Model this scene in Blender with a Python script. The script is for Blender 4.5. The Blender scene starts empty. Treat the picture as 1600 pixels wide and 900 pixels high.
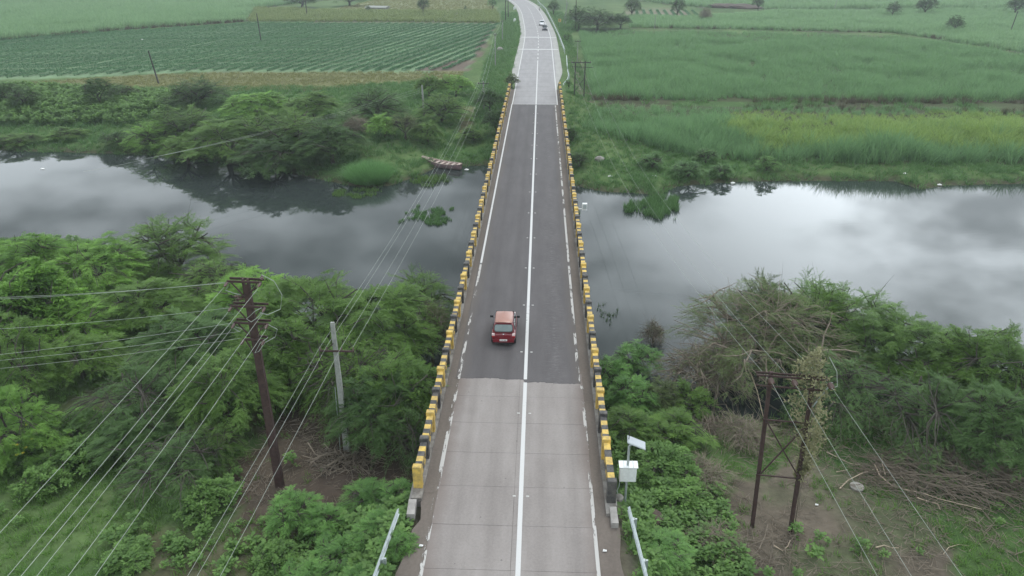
import bpy, bmesh, math, random
import numpy as np
from mathutils import Vector, Matrix

C = bpy.context.scene
COL = C.collection
rad = math.radians
# ------------------------------------------------------------------ camera, world, sun, exposure
F_PX = 1142.0; PITCH = rad(24.9); YAW = rad(2.14); CAM = (0.56, 0.0, 22.1)
cd = bpy.data.cameras.new("camera"); cam = bpy.data.objects.new("camera", cd); COL.objects.link(cam)
cam.location = CAM; cam.rotation_euler = (math.pi/2 - PITCH, 0, YAW)
cd.sensor_width = 36; cd.lens = F_PX/1600*36; cd.clip_end = 4000; cd.clip_start = 0.1
C.camera = cam
SUN_EL, SUN_AZ = rad(60), rad(28)          # high, ahead of the camera and to the right, behind cloud
THIN_EL, THIN_AZ = rad(19), rad(27)        # where the cloud cover is thinnest and brightest
w = bpy.data.worlds.new("World"); C.world = w; w.use_nodes = True
nt = w.node_tree; nt.nodes.clear()
def N(t, kind, **kw):
    n = t.nodes.new(kind)
    for k, v in kw.items():
        if k.startswith('i_'):
            n.inputs[int(k[2:]) if k[2:].isdigit() else k[2:]].default_value = v
        else: setattr(n, k, v)
    return n
def L(t, a, b): t.links.new(a, b)
def mathn(t, op, a, b=None, clamp=False):
    n = t.nodes.new('ShaderNodeMath'); n.operation = op; n.use_clamp = clamp
    for i, v in enumerate((a, b)):
        if v is None: continue
        if isinstance(v, (int, float)): n.inputs[i].default_value = v
        else: L(t, v, n.inputs[i])
    return n.outputs[0]
sky = N(nt, 'ShaderNodeTexSky', sky_type='NISHITA', sun_disc=False, sun_elevation=SUN_EL, sun_rotation=SUN_AZ)
geo = N(nt, 'ShaderNodeTexCoord'); sep = N(nt, 'ShaderNodeSeparateXYZ'); L(nt, geo.outputs['Generated'], sep.inputs[0])
zc = mathn(nt, 'ADD', mathn(nt, 'MAXIMUM', sep.outputs[2], 0.0), 0.16)
comb = N(nt, 'ShaderNodeCombineXYZ')
zz_ = mathn(nt, 'MAXIMUM', sep.outputs[2], 0.0)
L(nt, mathn(nt, 'DIVIDE', sep.outputs[0], zc), comb.inputs[0]); L(nt, mathn(nt, 'DIVIDE', sep.outputs[1], zc), comb.inputs[1])
SKY_SEED = (8.4, 4.6, 2.0)
mp = N(nt, 'ShaderNodeMapping'); mp.inputs['Location'].default_value = SKY_SEED; L(nt, comb.outputs[0], mp.inputs[0])
ns = N(nt, 'ShaderNodeTexNoise', i_Scale=1.5, i_Detail=5.0, i_Roughness=0.5); L(nt, mp.outputs[0], ns.inputs['Vector'])
cl = N(nt, 'ShaderNodeMapRange', interpolation_type='SMOOTHSTEP'); L(nt, ns.outputs[0], cl.inputs[0])
cl.inputs[1].default_value = 0.40; cl.inputs[2].default_value = 0.60; cl.inputs[3].default_value = 0.46; cl.inputs[4].default_value = 1.85
hz = mathn(nt, 'POWER', mathn(nt, 'SUBTRACT', 1.0, mathn(nt, 'MAXIMUM', sep.outputs[2], 0.0), True), 4.0)
dt = N(nt, 'ShaderNodeVectorMath', operation='DOT_PRODUCT'); L(nt, geo.outputs['Generated'], dt.inputs[0])      # thin bright part of the cloud cover
dt.inputs[1].default_value = (math.sin(THIN_AZ)*math.cos(THIN_EL), math.cos(THIN_AZ)*math.cos(THIN_EL), math.sin(THIN_EL))
glow = mathn(nt, 'MULTIPLY', mathn(nt, 'POWER', mathn(nt, 'MAXIMUM', dt.outputs['Value'], 0.0), 24.0), 2.1)
lum = mathn(nt, 'MULTIPLY', cl.outputs[0], mathn(nt, 'ADD', glow, mathn(nt, 'ADD', mathn(nt, 'MULTIPLY', hz, 1.35), mathn(nt, 'ADD', mathn(nt, 'MULTIPLY', zz_, 1.2), 0.34))))
cc = N(nt, 'ShaderNodeMix', data_type='RGBA', blend_type='MULTIPLY', i_0=1.0)
cc.inputs[6].default_value = (0.87, 0.945, 1.0, 1); L(nt, lum, cc.inputs[7])
bg1 = N(nt, 'ShaderNodeBackground', i_Strength=0.08); L(nt, sky.outputs[0], bg1.inputs[0])
bg2 = N(nt, 'ShaderNodeBackground', i_Strength=1.0); L(nt, cc.outputs[2], bg2.inputs[0])
mx = N(nt, 'ShaderNodeMixShader', i_0=0.88); L(nt, bg1.outputs[0], mx.inputs[1]); L(nt, bg2.outputs[0], mx.inputs[2])
wo = N(nt, 'ShaderNodeOutputWorld'); L(nt, mx.outputs[0], wo.inputs[0])
sd = bpy.data.lights.new("sun", 'SUN'); sd.energy = 0.9; sd.angle = rad(18); sd.color = (1, 0.97, 0.92)
so = bpy.data.objects.new("sun", sd); COL.objects.link(so)
sv = Vector((math.sin(SUN_AZ)*math.cos(SUN_EL), math.cos(SUN_AZ)*math.cos(SUN_EL), math.sin(SUN_EL)))
so.rotation_euler = (-sv).to_track_quat('-Z', 'Y').to_euler()
C.view_settings.view_transform = 'Standard'; C.view_settings.look = 'None'
C.view_settings.exposure = 0.15; C.view_settings.gamma = 1.0; C.view_settings.use_curve_mapping = False
C.render.engine = 'CYCLES'
C.cycles.use_denoising = True
C.cycles.max_bounces = 5; C.cycles.diffuse_bounces = 2; C.cycles.glossy_bounces = 2; C.cycles.transmission_bounces = 3
C.cycles.volume_bounces = 0; C.cycles.transparent_max_bounces = 6
C.cycles.caustics_reflective = False; C.cycles.caustics_refractive = False

# ------------------------------------------------------------------ helpers
WATER = -4.5
def U(px, py, z):                          # a pixel of the photograph -> the point of the level plane z it shows
    u = (px-800)/F_PX; v = (py-450)/F_PX
    Z = (CAM[2]-z)/(math.sin(PITCH)+v*math.cos(PITCH)); x = u*Z; y = (math.cos(PITCH)-v*math.sin(PITCH))*Z
    return (CAM[0]+x*math.cos(YAW)-y*math.sin(YAW), y*math.cos(YAW)+x*math.sin(YAW))
def vnoise(seed):                          # smooth 2-D value noise, -1..1
    g = np.random.default_rng(seed).uniform(-1, 1, (64, 64))
    def f(x, y, s):
        x = np.asarray(x, float)/s; y = np.asarray(y, float)/s
        xi = np.floor(x).astype(int); yi = np.floor(y).astype(int); fx = x-xi; fy = y-yi
        fx = fx*fx*(3-2*fx); fy = fy*fy*(3-2*fy)
        a = g[xi % 64, yi % 64]; b = g[(xi+1) % 64, yi % 64]; c = g[xi % 64, (yi+1) % 64]; d = g[(xi+1) % 64, (yi+1) % 64]
        return (a*(1-fx)+b*fx)*(1-fy)+(c*(1-fx)+d*fx)*fy
    return f
NZ = vnoise(5)
def sstep(a, b, x):
    t = np.clip((np.asarray(x, float)-a)/(b-a), 0, 1); return t*t*(3-2*t)
_uy = np.array([-2000, 205, 225, 245, 293, 334, 368, 420, 480, 560, 700, 1000, 3000.])
_ux = np.array([0, 0, -0.25, -0.95, -2.9, -5.6, -9.8, -20, -40, -80, -180, -480, -2500.])
def road_x(y):                             # centre line of the road, bending left far away
    y = np.asarray(y, float); return (np.interp(y-9, _uy, _ux)+np.interp(y, _uy, _ux)+np.interp(y+9, _uy, _ux))/3
_nb = np.array([(-400, 82), (-120, 72), (-60, 66.5), (-45, 67), (-34, 61), (-23, 54), (-8, 43.5), (4, 45.5), (6.5, 45), (9, 40), (13, 38), (17.5, 39), (33, 43), (60, 47), (120, 55), (400, 70.)])
_fb = np.array([(-400, 112), (-200, 107), (-78, 102), (-55, 100.3), (-37, 94.5), (-30, 90.7), (-24, 87.3), (-20.6, 85.6), (-17.7, 86.8), (-15.1, 91), (-13, 95.4), (-9.9, 95.8), (-6.5, 96.7), (0, 92), (4.8, 87.8), (8.2, 85.4), (14.9, 84.3), (17.9, 88), (27, 90.4), (45.6, 91.1), (47.1, 87.6), (51, 89.4), (61, 90.6), (120, 93), (400, 100.)])
def near_bank(x): return np.interp(x, _nb[:, 0], _nb[:, 1])
def far_bank(x): return np.interp(x, _fb[:, 0], _fb[:, 1])
def ground(x, y):
    x = np.asarray(x, float); y = np.asarray(y, float)
    dn = near_bank(x)-y; df = y-far_bank(x)
    wob = 0.25*NZ(x, y, 5.0)+0.12*NZ(x+40, y, 1.7)
    hn = -4.5+1.0*sstep(0, 4, dn)+0.55*sstep(4, 14, dn)+0.06*wob+0.25*wob*sstep(2, 6, dn)
    hf = -4.5+0.7*sstep(0, 3, df)+1.8*sstep(3, 20, df)+0.3*wob*sstep(1.5, 5, df)
    hf = hf*(1-sstep(120, 400, y))+(-2.0+0.4*NZ(x, y, 60))*sstep(120, 400, y)
    h = np.where(dn > 0, hn, np.where(df > 0, hf, -4.5-1.6*sstep(0, 5, np.minimum(-dn, -df))))
    d = np.abs(x-road_x(y))
    emb_n = 1-sstep(22, 32, y); emb_f = sstep(120, 128, y)
    slope = np.where(y < 60, 1-sstep(4.3, 8.2, d), 1-sstep(5.0, 9.5, d))
    e = np.maximum(emb_n, emb_f)*slope
    h = h*(1-e)+(-0.18)*e
    return h
def gz(x, y): return float(ground(x, y))

def tag(o, label=None, cat=None, group=None, kind=None):
    if label: o['label'] = label
    if cat: o['category'] = cat
    if group: o['group'] = group
    if kind: o['kind'] = kind
    return o
def empty(name, loc, label=None, cat=None, group=None, rz=0):
    o = bpy.data.objects.new(name, None); COL.objects.link(o); o.location = loc; o.rotation_euler = (0, 0, rz)
    o.empty_display_size = 0.2
    return tag(o, label, cat, group)
def link(name, me, parent=None, loc=None, rot=None, scale=None):
    o = bpy.data.objects.new(name, me); COL.objects.link(o); o.parent = parent
    if loc is not None: o.location = loc
    if rot is not None: o.rotation_euler = rot
    if scale is not None: o.scale = scale
    return o
def mesh_np(name, V, Fc, mat, tint=None, smooth=False):
    V = np.ascontiguousarray(V, dtype=np.float32); Fc = np.ascontiguousarray(Fc, dtype=np.int32)
    me = bpy.data.meshes.new(name); k = Fc.shape[1]; m = len(Fc)
    me.vertices.add(len(V)); me.vertices.foreach_set('co', V.ravel())
    me.loops.add(m*k); me.loops.foreach_set('vertex_index', Fc.ravel())
    me.polygons.add(m); me.polygons.foreach_set('loop_start', np.arange(m, dtype=np.int32)*k)
    if smooth: me.polygons.foreach_set('use_smooth', np.ones(m, dtype=bool))
    if tint is not None:
        a = me.attributes.new('tint', 'FLOAT', 'POINT'); a.data.foreach_set('value', np.ascontiguousarray(tint, dtype=np.float32))
    me.update(calc_edges=True)
    for x in (mat if isinstance(mat, (list, tuple)) else [mat]): me.materials.append(x)
    return me
class MB:
    def __init__(s): s.v = []; s.f = []; s.m = []
    def add(s, vs, fs, mi=0):
        b = len(s.v); s.v += [tuple(p) for p in vs]; s.f += [tuple(b+i for i in f) for f in fs]; s.m += [mi]*len(fs); return s
    def box(s, c, d, mi=0, rz=0, M=None):
        x, y, z = d[0]/2, d[1]/2, d[2]/2
        vs = [Vector((a*x, b*y, e*z)) for e in (-1, 1) for a, b in ((-1, -1), (1, -1), (1, 1), (-1, 1))]
        R = M if M is not None else Matrix.Rotation(rz, 3, 'Z')
        vs = [R @ v+Vector(c) for v in vs]
        return s.add(vs, [(3, 2, 1, 0), (4, 5, 6, 7), (0, 1, 5, 4), (1, 2, 6, 5), (2, 3, 7, 6), (3, 0, 4, 7)], mi)
    def bar(s, a, b, wx, wz, mi=0):         # a rectangular bar from a to b
        a = Vector(a); b = Vector(b); d = (b-a)
        M = d.to_track_quat('Y', 'Z').to_matrix()
        return s.box((a+b)/2, (wx, d.length, wz), mi, M=M)
    def tube(s, pts, r, n=6, mi=0, cap=True):
        pts = [Vector(p) for p in pts]; rs = r if isinstance(r, (list, tuple, np.ndarray)) else [r]*len(pts)
        b = len(s.v)
        for i, p in enumerate(pts):
            t = (pts[min(i+1, len(pts)-1)]-pts[max(i-1, 0)]).normalized()
            u = t.cross(Vector((0.13, 0.31, 0.94)) if abs(t.z) < 0.9 else Vector((1, 0, 0))).normalized(); v = t.cross(u)
            for k in range(n):
                q = 2*math.pi*k/n; s.v.append(tuple(p+(u*math.cos(q)+v*math.sin(q))*rs[i]))
        for i in range(len(pts)-1):
            for k in range(n):
                s.f.append((b+i*n+k, b+i*n+(k+1) % n, b+(i+1)*n+(k+1) % n, b+(i+1)*n+k)); s.m.append(mi)
        if cap:
            s.f.append(tuple(b+k for k in range(n))[::-1]); s.m.append(mi)
            e = b+(len(pts)-1)*n; s.f.append(tuple(e+k for k in range(n))); s.m.append(mi)
        return s
    def lathe(s, c, prof, n=10, mi=0):      # prof: (r, z)
        b = len(s.v)
        for r, z in prof:
            for k in range(n): q = 2*math.pi*k/n; s.v.append((c[0]+r*math.cos(q), c[1]+r*math.sin(q), c[2]+z))
        for i in range(len(prof)-1):
            for k in range(n):
                s.f.append((b+i*n+k, b+i*n+(k+1) % n, b+(i+1)*n+(k+1) % n, b+(i+1)*n+k)); s.m.append(mi)
        s.f.append(tuple(b+k for k in range(n))[::-1]); s.m.append(mi)
        e = b+(len(prof)-1)*n; s.f.append(tuple(e+k for k in range(n))); s.m.append(mi)
        return s
    def mesh(s, name, mats, smooth=False):
        me = bpy.data.meshes.new(name); me.from_pydata(s.v, [], s.f)
        for x in (mats if isinstance(mats, (list, tuple)) else [mats]): me.materials.append(x)
        me.polygons.foreach_set('material_index', s.m)
        if smooth: me.polygons.foreach_set('use_smooth', [True]*len(s.f))
        me.update(); return me
    def build(s, name, mats, parent=None, loc=None, rot=None, smooth=False):
        return link(name, s.mesh(name, mats, smooth), parent, loc, rot)

# ------------------------------------------------------------------ materials
def new_mat(name):
    m = bpy.data.materials.new(name); m.use_nodes = True; t = m.node_tree; t.nodes.clear()
    return m, t, N(t, 'ShaderNodeOutputMaterial')
def plain(name, c, rough=0.7, var=0.25, scale=3.0, metal=0.0, bump=0.0, dirt=None, coat=0.0, world=False):
    m, t, o = new_mat(name)
    p = N(t, 'ShaderNodeBsdfPrincipled', i_Roughness=rough, i_Metallic=metal); L(t, p.outputs[0], o.inputs[0])
    if coat: p.inputs['Coat Weight'].default_value = coat; p.inputs['Coat Roughness'].default_value = 0.18
    tc = N(t, 'ShaderNodeTexCoord'); n = N(t, 'ShaderNodeTexNoise', i_Scale=scale, i_Detail=6.0, i_Roughness=0.65); L(t, N(t, 'ShaderNodeNewGeometry').outputs['Position'] if world else tc.outputs['Object'], n.inputs['Vector'])
    r = N(t, 'ShaderNodeValToRGB'); L(t, n.outputs[0], r.inputs[0])
    a = tuple(x*(1-var) for x in c) if dirt is None else dirt
    r.color_ramp.elements[0].position = 0.3; r.color_ramp.elements[0].color = (*a, 1)
    r.color_ramp.elements[1].position = 0.62; r.color_ramp.elements[1].color = (*tuple(min(1, x*(1+var*0.4)) for x in c), 1)
    L(t, r.outputs[0], p.inputs['Base Color'])
    if bump:
        b = N(t, 'ShaderNodeBump', i_Strength=bump, i_Distance=0.02); L(t, n.outputs[0], b.inputs['Height']); L(t, b.outputs[0], p.inputs['Normal'])
    return m
def leafmat(name, dark, light, trans=0.3, rough=0.55):
    m, t, o = new_mat(name)
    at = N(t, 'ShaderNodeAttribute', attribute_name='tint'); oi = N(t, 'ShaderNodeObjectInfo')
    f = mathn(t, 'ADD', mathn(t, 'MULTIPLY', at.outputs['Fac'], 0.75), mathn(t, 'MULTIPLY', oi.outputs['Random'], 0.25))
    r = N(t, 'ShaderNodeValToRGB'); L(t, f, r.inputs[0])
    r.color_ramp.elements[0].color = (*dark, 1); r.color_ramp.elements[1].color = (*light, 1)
    p = N(t, 'ShaderNodeBsdfPrincipled', i_Roughness=rough); p.inputs['Specular IOR Level'].default_value = 0.25
    L(t, r.outputs[0], p.inputs['Base Color'])
    tr = N(t, 'ShaderNodeBsdfTranslucent'); L(t, r.outputs[0], tr.inputs[0])
    x = N(t, 'ShaderNodeMixShader', i_0=trans); L(t, p.outputs[0], x.inputs[1]); L(t, tr.outputs[0], x.inputs[2]); L(t, x.outputs[0], o.inputs[0])
    return m
M = {}
M['acacia'] = leafmat('acacia leaf', (0.063, 0.122, 0.032), (0.190, 0.330, 0.070), 0.4)
M['acacia_light'] = leafmat('light leaf', (0.092, 0.194, 0.041), (0.264, 0.474, 0.090), 0.4)
M['acacia_dark'] = leafmat('dark leaf', (0.039, 0.084, 0.028), (0.108, 0.195, 0.056), 0.4)
M['acacia_blue'] = leafmat('blue green leaf', (0.057, 0.113, 0.038), (0.156, 0.271, 0.085), 0.4)
M['dry_leaf'] = leafmat('olive dry leaf', (0.065, 0.095, 0.033), (0.165, 0.225, 0.078), 0.4)
M['vine_leaf'] = leafmat('pale vine leaf', (0.16, 0.165, 0.08), (0.40, 0.385, 0.215), 0.4)
M['shrub'] = leafmat('shrub leaf', (0.077, 0.171, 0.051), (0.227, 0.431, 0.113), 0.4)
M['weed'] = leafmat('weed leaf', (0.069, 0.139, 0.041), (0.222, 0.382, 0.103), 0.4)
M['grass'] = leafmat('grass blade', (0.086, 0.184, 0.043), (0.233, 0.404, 0.095), 0.4)
M['bankgrass'] = leafmat('bank grass blade', (0.063, 0.144, 0.046), (0.170, 0.315, 0.103), 0.4)
M['drygrass'] = leafmat('dry grass blade', (0.151, 0.167, 0.067), (0.333, 0.333, 0.141), 0.4)
M['cane'] = leafmat('cane leaf', (0.095, 0.203, 0.083), (0.275, 0.456, 0.200), 0.4)
M['cane_far'] = leafmat('far cane leaf', (0.127, 0.242, 0.111), (0.334, 0.515, 0.251), 0.4)
M['cane_lime'] = leafmat('lime cane leaf', (0.13, 0.225, 0.065), (0.40, 0.54, 0.15), 0.4)
M['deadcane'] = leafmat('dead cane leaf', (0.055, 0.05, 0.03), (0.16, 0.14, 0.085))
M['corn'] = leafmat('corn leaf', (0.108, 0.166, 0.054), (0.313, 0.371, 0.136), 0.4)
M['crop'] = leafmat('crop leaf', (0.042, 0.122, 0.053), (0.126, 0.284, 0.122), 0.4)
M['reed'] = leafmat('reed', (0.071, 0.183, 0.060), (0.193, 0.385, 0.122), 0.4)
M['bark'] = plain('bark', (0.058, 0.05, 0.04), 0.9, 0.4, 6)
M['drywood'] = plain('dry twig', (0.20, 0.165, 0.125), 0.9, 0.4, 4)
M['palewood'] = plain('cut pale wood', (0.42, 0.34, 0.25), 0.85, 0.35, 3)
M['rust'] = plain('rusty steel', (0.05, 0.027, 0.023), 0.8, 0.4, 5)
M['darksteel'] = plain('dark steel', (0.035, 0.03, 0.03), 0.7, 0.3, 5)
M['pcc'] = plain('grey cast concrete', (0.27, 0.28, 0.255), 0.85, 0.3, 5)
M['insul'] = plain('brown insulator', (0.12, 0.075, 0.065), 0.25, 0.2, 5)
M['wire'] = plain('aluminium wire', (0.30, 0.33, 0.29), 0.5, 0.2, 2)
M['galv'] = plain('galvanised steel', (0.42, 0.47, 0.47), 0.45, 0.25, 4, metal=0.35)
M['white'] = plain('white paint', (0.74, 0.76, 0.75), 0.45, 0.12, 6)
M['yellow'] = plain('yellow paint', (0.56, 0.385, 0.085), 0.7, 0.3, 4, dirt=(0.27, 0.20, 0.09), world=True)
M['black'] = plain('black paint', (0.03, 0.03, 0.032), 0.65, 0.3, 4, dirt=(0.12, 0.112, 0.098), world=True)
M['conc'] = plain('stained concrete', (0.30, 0.285, 0.265), 0.9, 0.45, 1.2, bump=0.3)
M['kerb'] = plain('flaking white kerb', (0.24, 0.225, 0.205), 0.9, 0.3, 2.2, dirt=(0.095, 0.082, 0.069))
M['stone'] = plain('stone', (0.25, 0.235, 0.21), 0.9, 0.35, 3, bump=0.4)
M['stud'] = plain('worn stud', (0.5, 0.49, 0.46), 0.5, 0.2, 6)
M['litter'] = plain('white scrap', (0.7, 0.7, 0.68), 0.6, 0.1, 3)
M['rubber'] = plain('tyre rubber', (0.02, 0.02, 0.021), 0.8, 0.2, 8)
M['glass'] = plain('car glass', (0.03, 0.04, 0.04), 0.05, 0.1, 2)
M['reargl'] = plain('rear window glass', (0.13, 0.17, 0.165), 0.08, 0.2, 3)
M['red'] = plain('red car paint', (0.17, 0.008, 0.016), 0.3, 0.12, 3, coat=0.6)
M['roofred'] = plain('red roof with painted sky sheen and dust', (0.30, 0.135, 0.095), 0.42, 0.08, 2, coat=0.5)  # paler than the body red: sky reflection and some dust put into the colour
M['lampred'] = plain('red lamp', (0.4, 0.02, 0.02), 0.15, 0.1, 3)
M['lampw'] = plain('clear lamp', (0.75, 0.6, 0.58), 0.15, 0.1, 3)
M['chrome'] = plain('chrome', (0.6, 0.6, 0.6), 0.2, 0.1, 3, metal=0.9)
M['blackpl'] = plain('black plastic', (0.025, 0.025, 0.026), 0.5, 0.1, 5)
M['carwhite'] = plain('white car paint', (0.75, 0.76, 0.77), 0.3, 0.05, 3, coat=0.5)
M['cardark'] = plain('dark car paint', (0.035, 0.04, 0.05), 0.3, 0.1, 3, coat=0.5)
M['plate'] = plain('plate white', (0.78, 0.76, 0.73), 0.4, 0.05, 3)
M['boat'] = plain('weathered mauve boat paint', (0.24, 0.15, 0.16), 0.75, 0.35, 4, dirt=(0.12, 0.075, 0.075))
M['boatin'] = plain('worn pink grey planks', (0.40, 0.29, 0.27), 0.8, 0.3, 4)
M['boatseat'] = plain('pale seat planks', (0.47, 0.37, 0.32), 0.8, 0.25, 4)
M['panel'] = plain('solar panel face', (0.42, 0.45, 0.47), 0.25, 0.08, 2)
M['skin'] = plain('skin', (0.25, 0.14, 0.09), 0.6, 0.1, 4)
M['cloth'] = plain('pale shirt', (0.6, 0.6, 0.6), 0.8, 0.1, 4)
M['trouser'] = plain('dark trousers', (0.04, 0.04, 0.05), 0.8, 0.1, 4)
M['flower'] = plain('yellow flower', (0.6, 0.5, 0.04), 0.6, 0.1, 4)
M['soilheap'] = plain('dark soil', (0.075, 0.052, 0.042), 0.95, 0.3, 2, bump=0.5)

def terrain_mat():
    m, t, o = new_mat('ground')
    a = N(t, 'ShaderNodeAttribute', attribute_name='land'); tc = N(t, 'ShaderNodeTexCoord')
    p = N(t, 'ShaderNodeBsdfPrincipled', i_Roughness=0.95); p.inputs['Specular IOR Level'].default_value = 0.1
    n = N(t, 'ShaderNodeTexNoise', i_Scale=1.4, i_Detail=8.0, i_Roughness=0.7); L(t, tc.outputs['Object'], n.inputs['Vector'])
    n2 = N(t, 'ShaderNodeTexNoise', i_Scale=0.12, i_Detail=4.0, i_Roughness=0.6); L(t, tc.outputs['Object'], n2.inputs['Vector'])
    mr = N(t, 'ShaderNodeMapRange'); L(t, n.outputs[0], mr.inputs[0]); mr.inputs[1].default_value = 0.25; mr.inputs[2].default_value = 0.75; mr.inputs[3].default_value = 0.6; mr.inputs[4].default_value = 1.35
    mr2 = N(t, 'ShaderNodeMapRange'); L(t, n2.outputs[0], mr2.inputs[0]); mr2.inputs[1].default_value = 0.3; mr2.inputs[2].default_value = 0.7; mr2.inputs[3].default_value = 0.8; mr2.inputs[4].default_value = 1.2
    v = N(t, 'ShaderNodeVectorMath', operation='SCALE'); L(t, a.outputs['Color'], v.inputs[0]); L(t, mathn(t, 'MULTIPLY', mr.outputs[0], mr2.outputs[0]), v.inputs['Scale'])
    L(t, v.outputs[0], p.inputs['Base Color'])
    b = N(t, 'ShaderNodeBump', i_Strength=0.6, i_Distance=0.08); L(t, n.outputs[0], b.inputs['Height']); L(t, b.outputs[0], p.inputs['Normal'])
    L(t, p.outputs[0], o.inputs[0]); return m
def water_mat():
    m, t, o = new_mat('river water')
    p = N(t, 'ShaderNodeBsdfPrincipled', i_Roughness=0.025, i_IOR=1.333)
    p.inputs['Base Color'].default_value = (0.028, 0.036, 0.034, 1)
    tc = N(t, 'ShaderNodeTexCoord'); mp = N(t, 'ShaderNodeMapping'); mp.inputs['Scale'].default_value = (0.35, 1.2, 1); L(t, tc.outputs['Object'], mp.inputs[0])
    n = N(t, 'ShaderNodeTexNoise', i_Scale=2.2, i_Detail=3.0); L(t, mp.outputs[0], n.inputs['Vector'])
    n2 = N(t, 'ShaderNodeTexNoise', i_Scale=0.06, i_Detail=2.0); L(t, tc.outputs['Object'], n2.inputs['Vector'])
    b = N(t, 'ShaderNodeBump', i_Distance=0.02); L(t, mathn(t, 'MULTIPLY', n2.outputs[0], 0.09), b.inputs['Strength']); L(t, n.outputs[0], b.inputs['Height']); L(t, b.outputs[0], p.inputs['Normal'])
    L(t, p.outputs[0], o.inputs[0]); return m
def paint_worn(name, c, lo, hi, scale, stretch=(1, 1, 1)):     # road paint with worn-through holes
    m, t, o = new_mat(name)
    p = N(t, 'ShaderNodeBsdfPrincipled', i_Roughness=0.7); p.inputs['Base Color'].default_value = (*c, 1)
    tc = N(t, 'ShaderNodeTexCoord'); mp = N(t, 'ShaderNodeMapping'); mp.inputs['Scale'].default_value = stretch; L(t, tc.outputs['Object'], mp.inputs[0])
    n = N(t, 'ShaderNodeTexNoise', i_Scale=scale, i_Detail=6.0, i_Roughness=0.7); L(t, mp.outputs[0], n.inputs['Vector'])
    n3 = N(t, 'ShaderNodeTexNoise', i_Scale=0.13, i_Detail=2.0); L(t, tc.outputs['Object'], n3.inputs['Vector'])
    mr = N(t, 'ShaderNodeMapRange'); L(t, mathn(t, 'ADD', mathn(t, 'MULTIPLY', n.outputs[0], 0.6), mathn(t, 'MULTIPLY', n3.outputs[0], 0.4)), mr.inputs[0]); mr.inputs[1].default_value = lo; mr.inputs[2].default_value = hi
    tr = N(t, 'ShaderNodeBsdfTransparent'); x = N(t, 'ShaderNodeMixShader'); L(t, mr.outputs[0], x.inputs[0]); L(t, tr.outputs[0], x.inputs[1]); L(t, p.outputs[0], x.inputs[2]); L(t, x.outputs[0], o.inputs[0])
    return m
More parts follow.
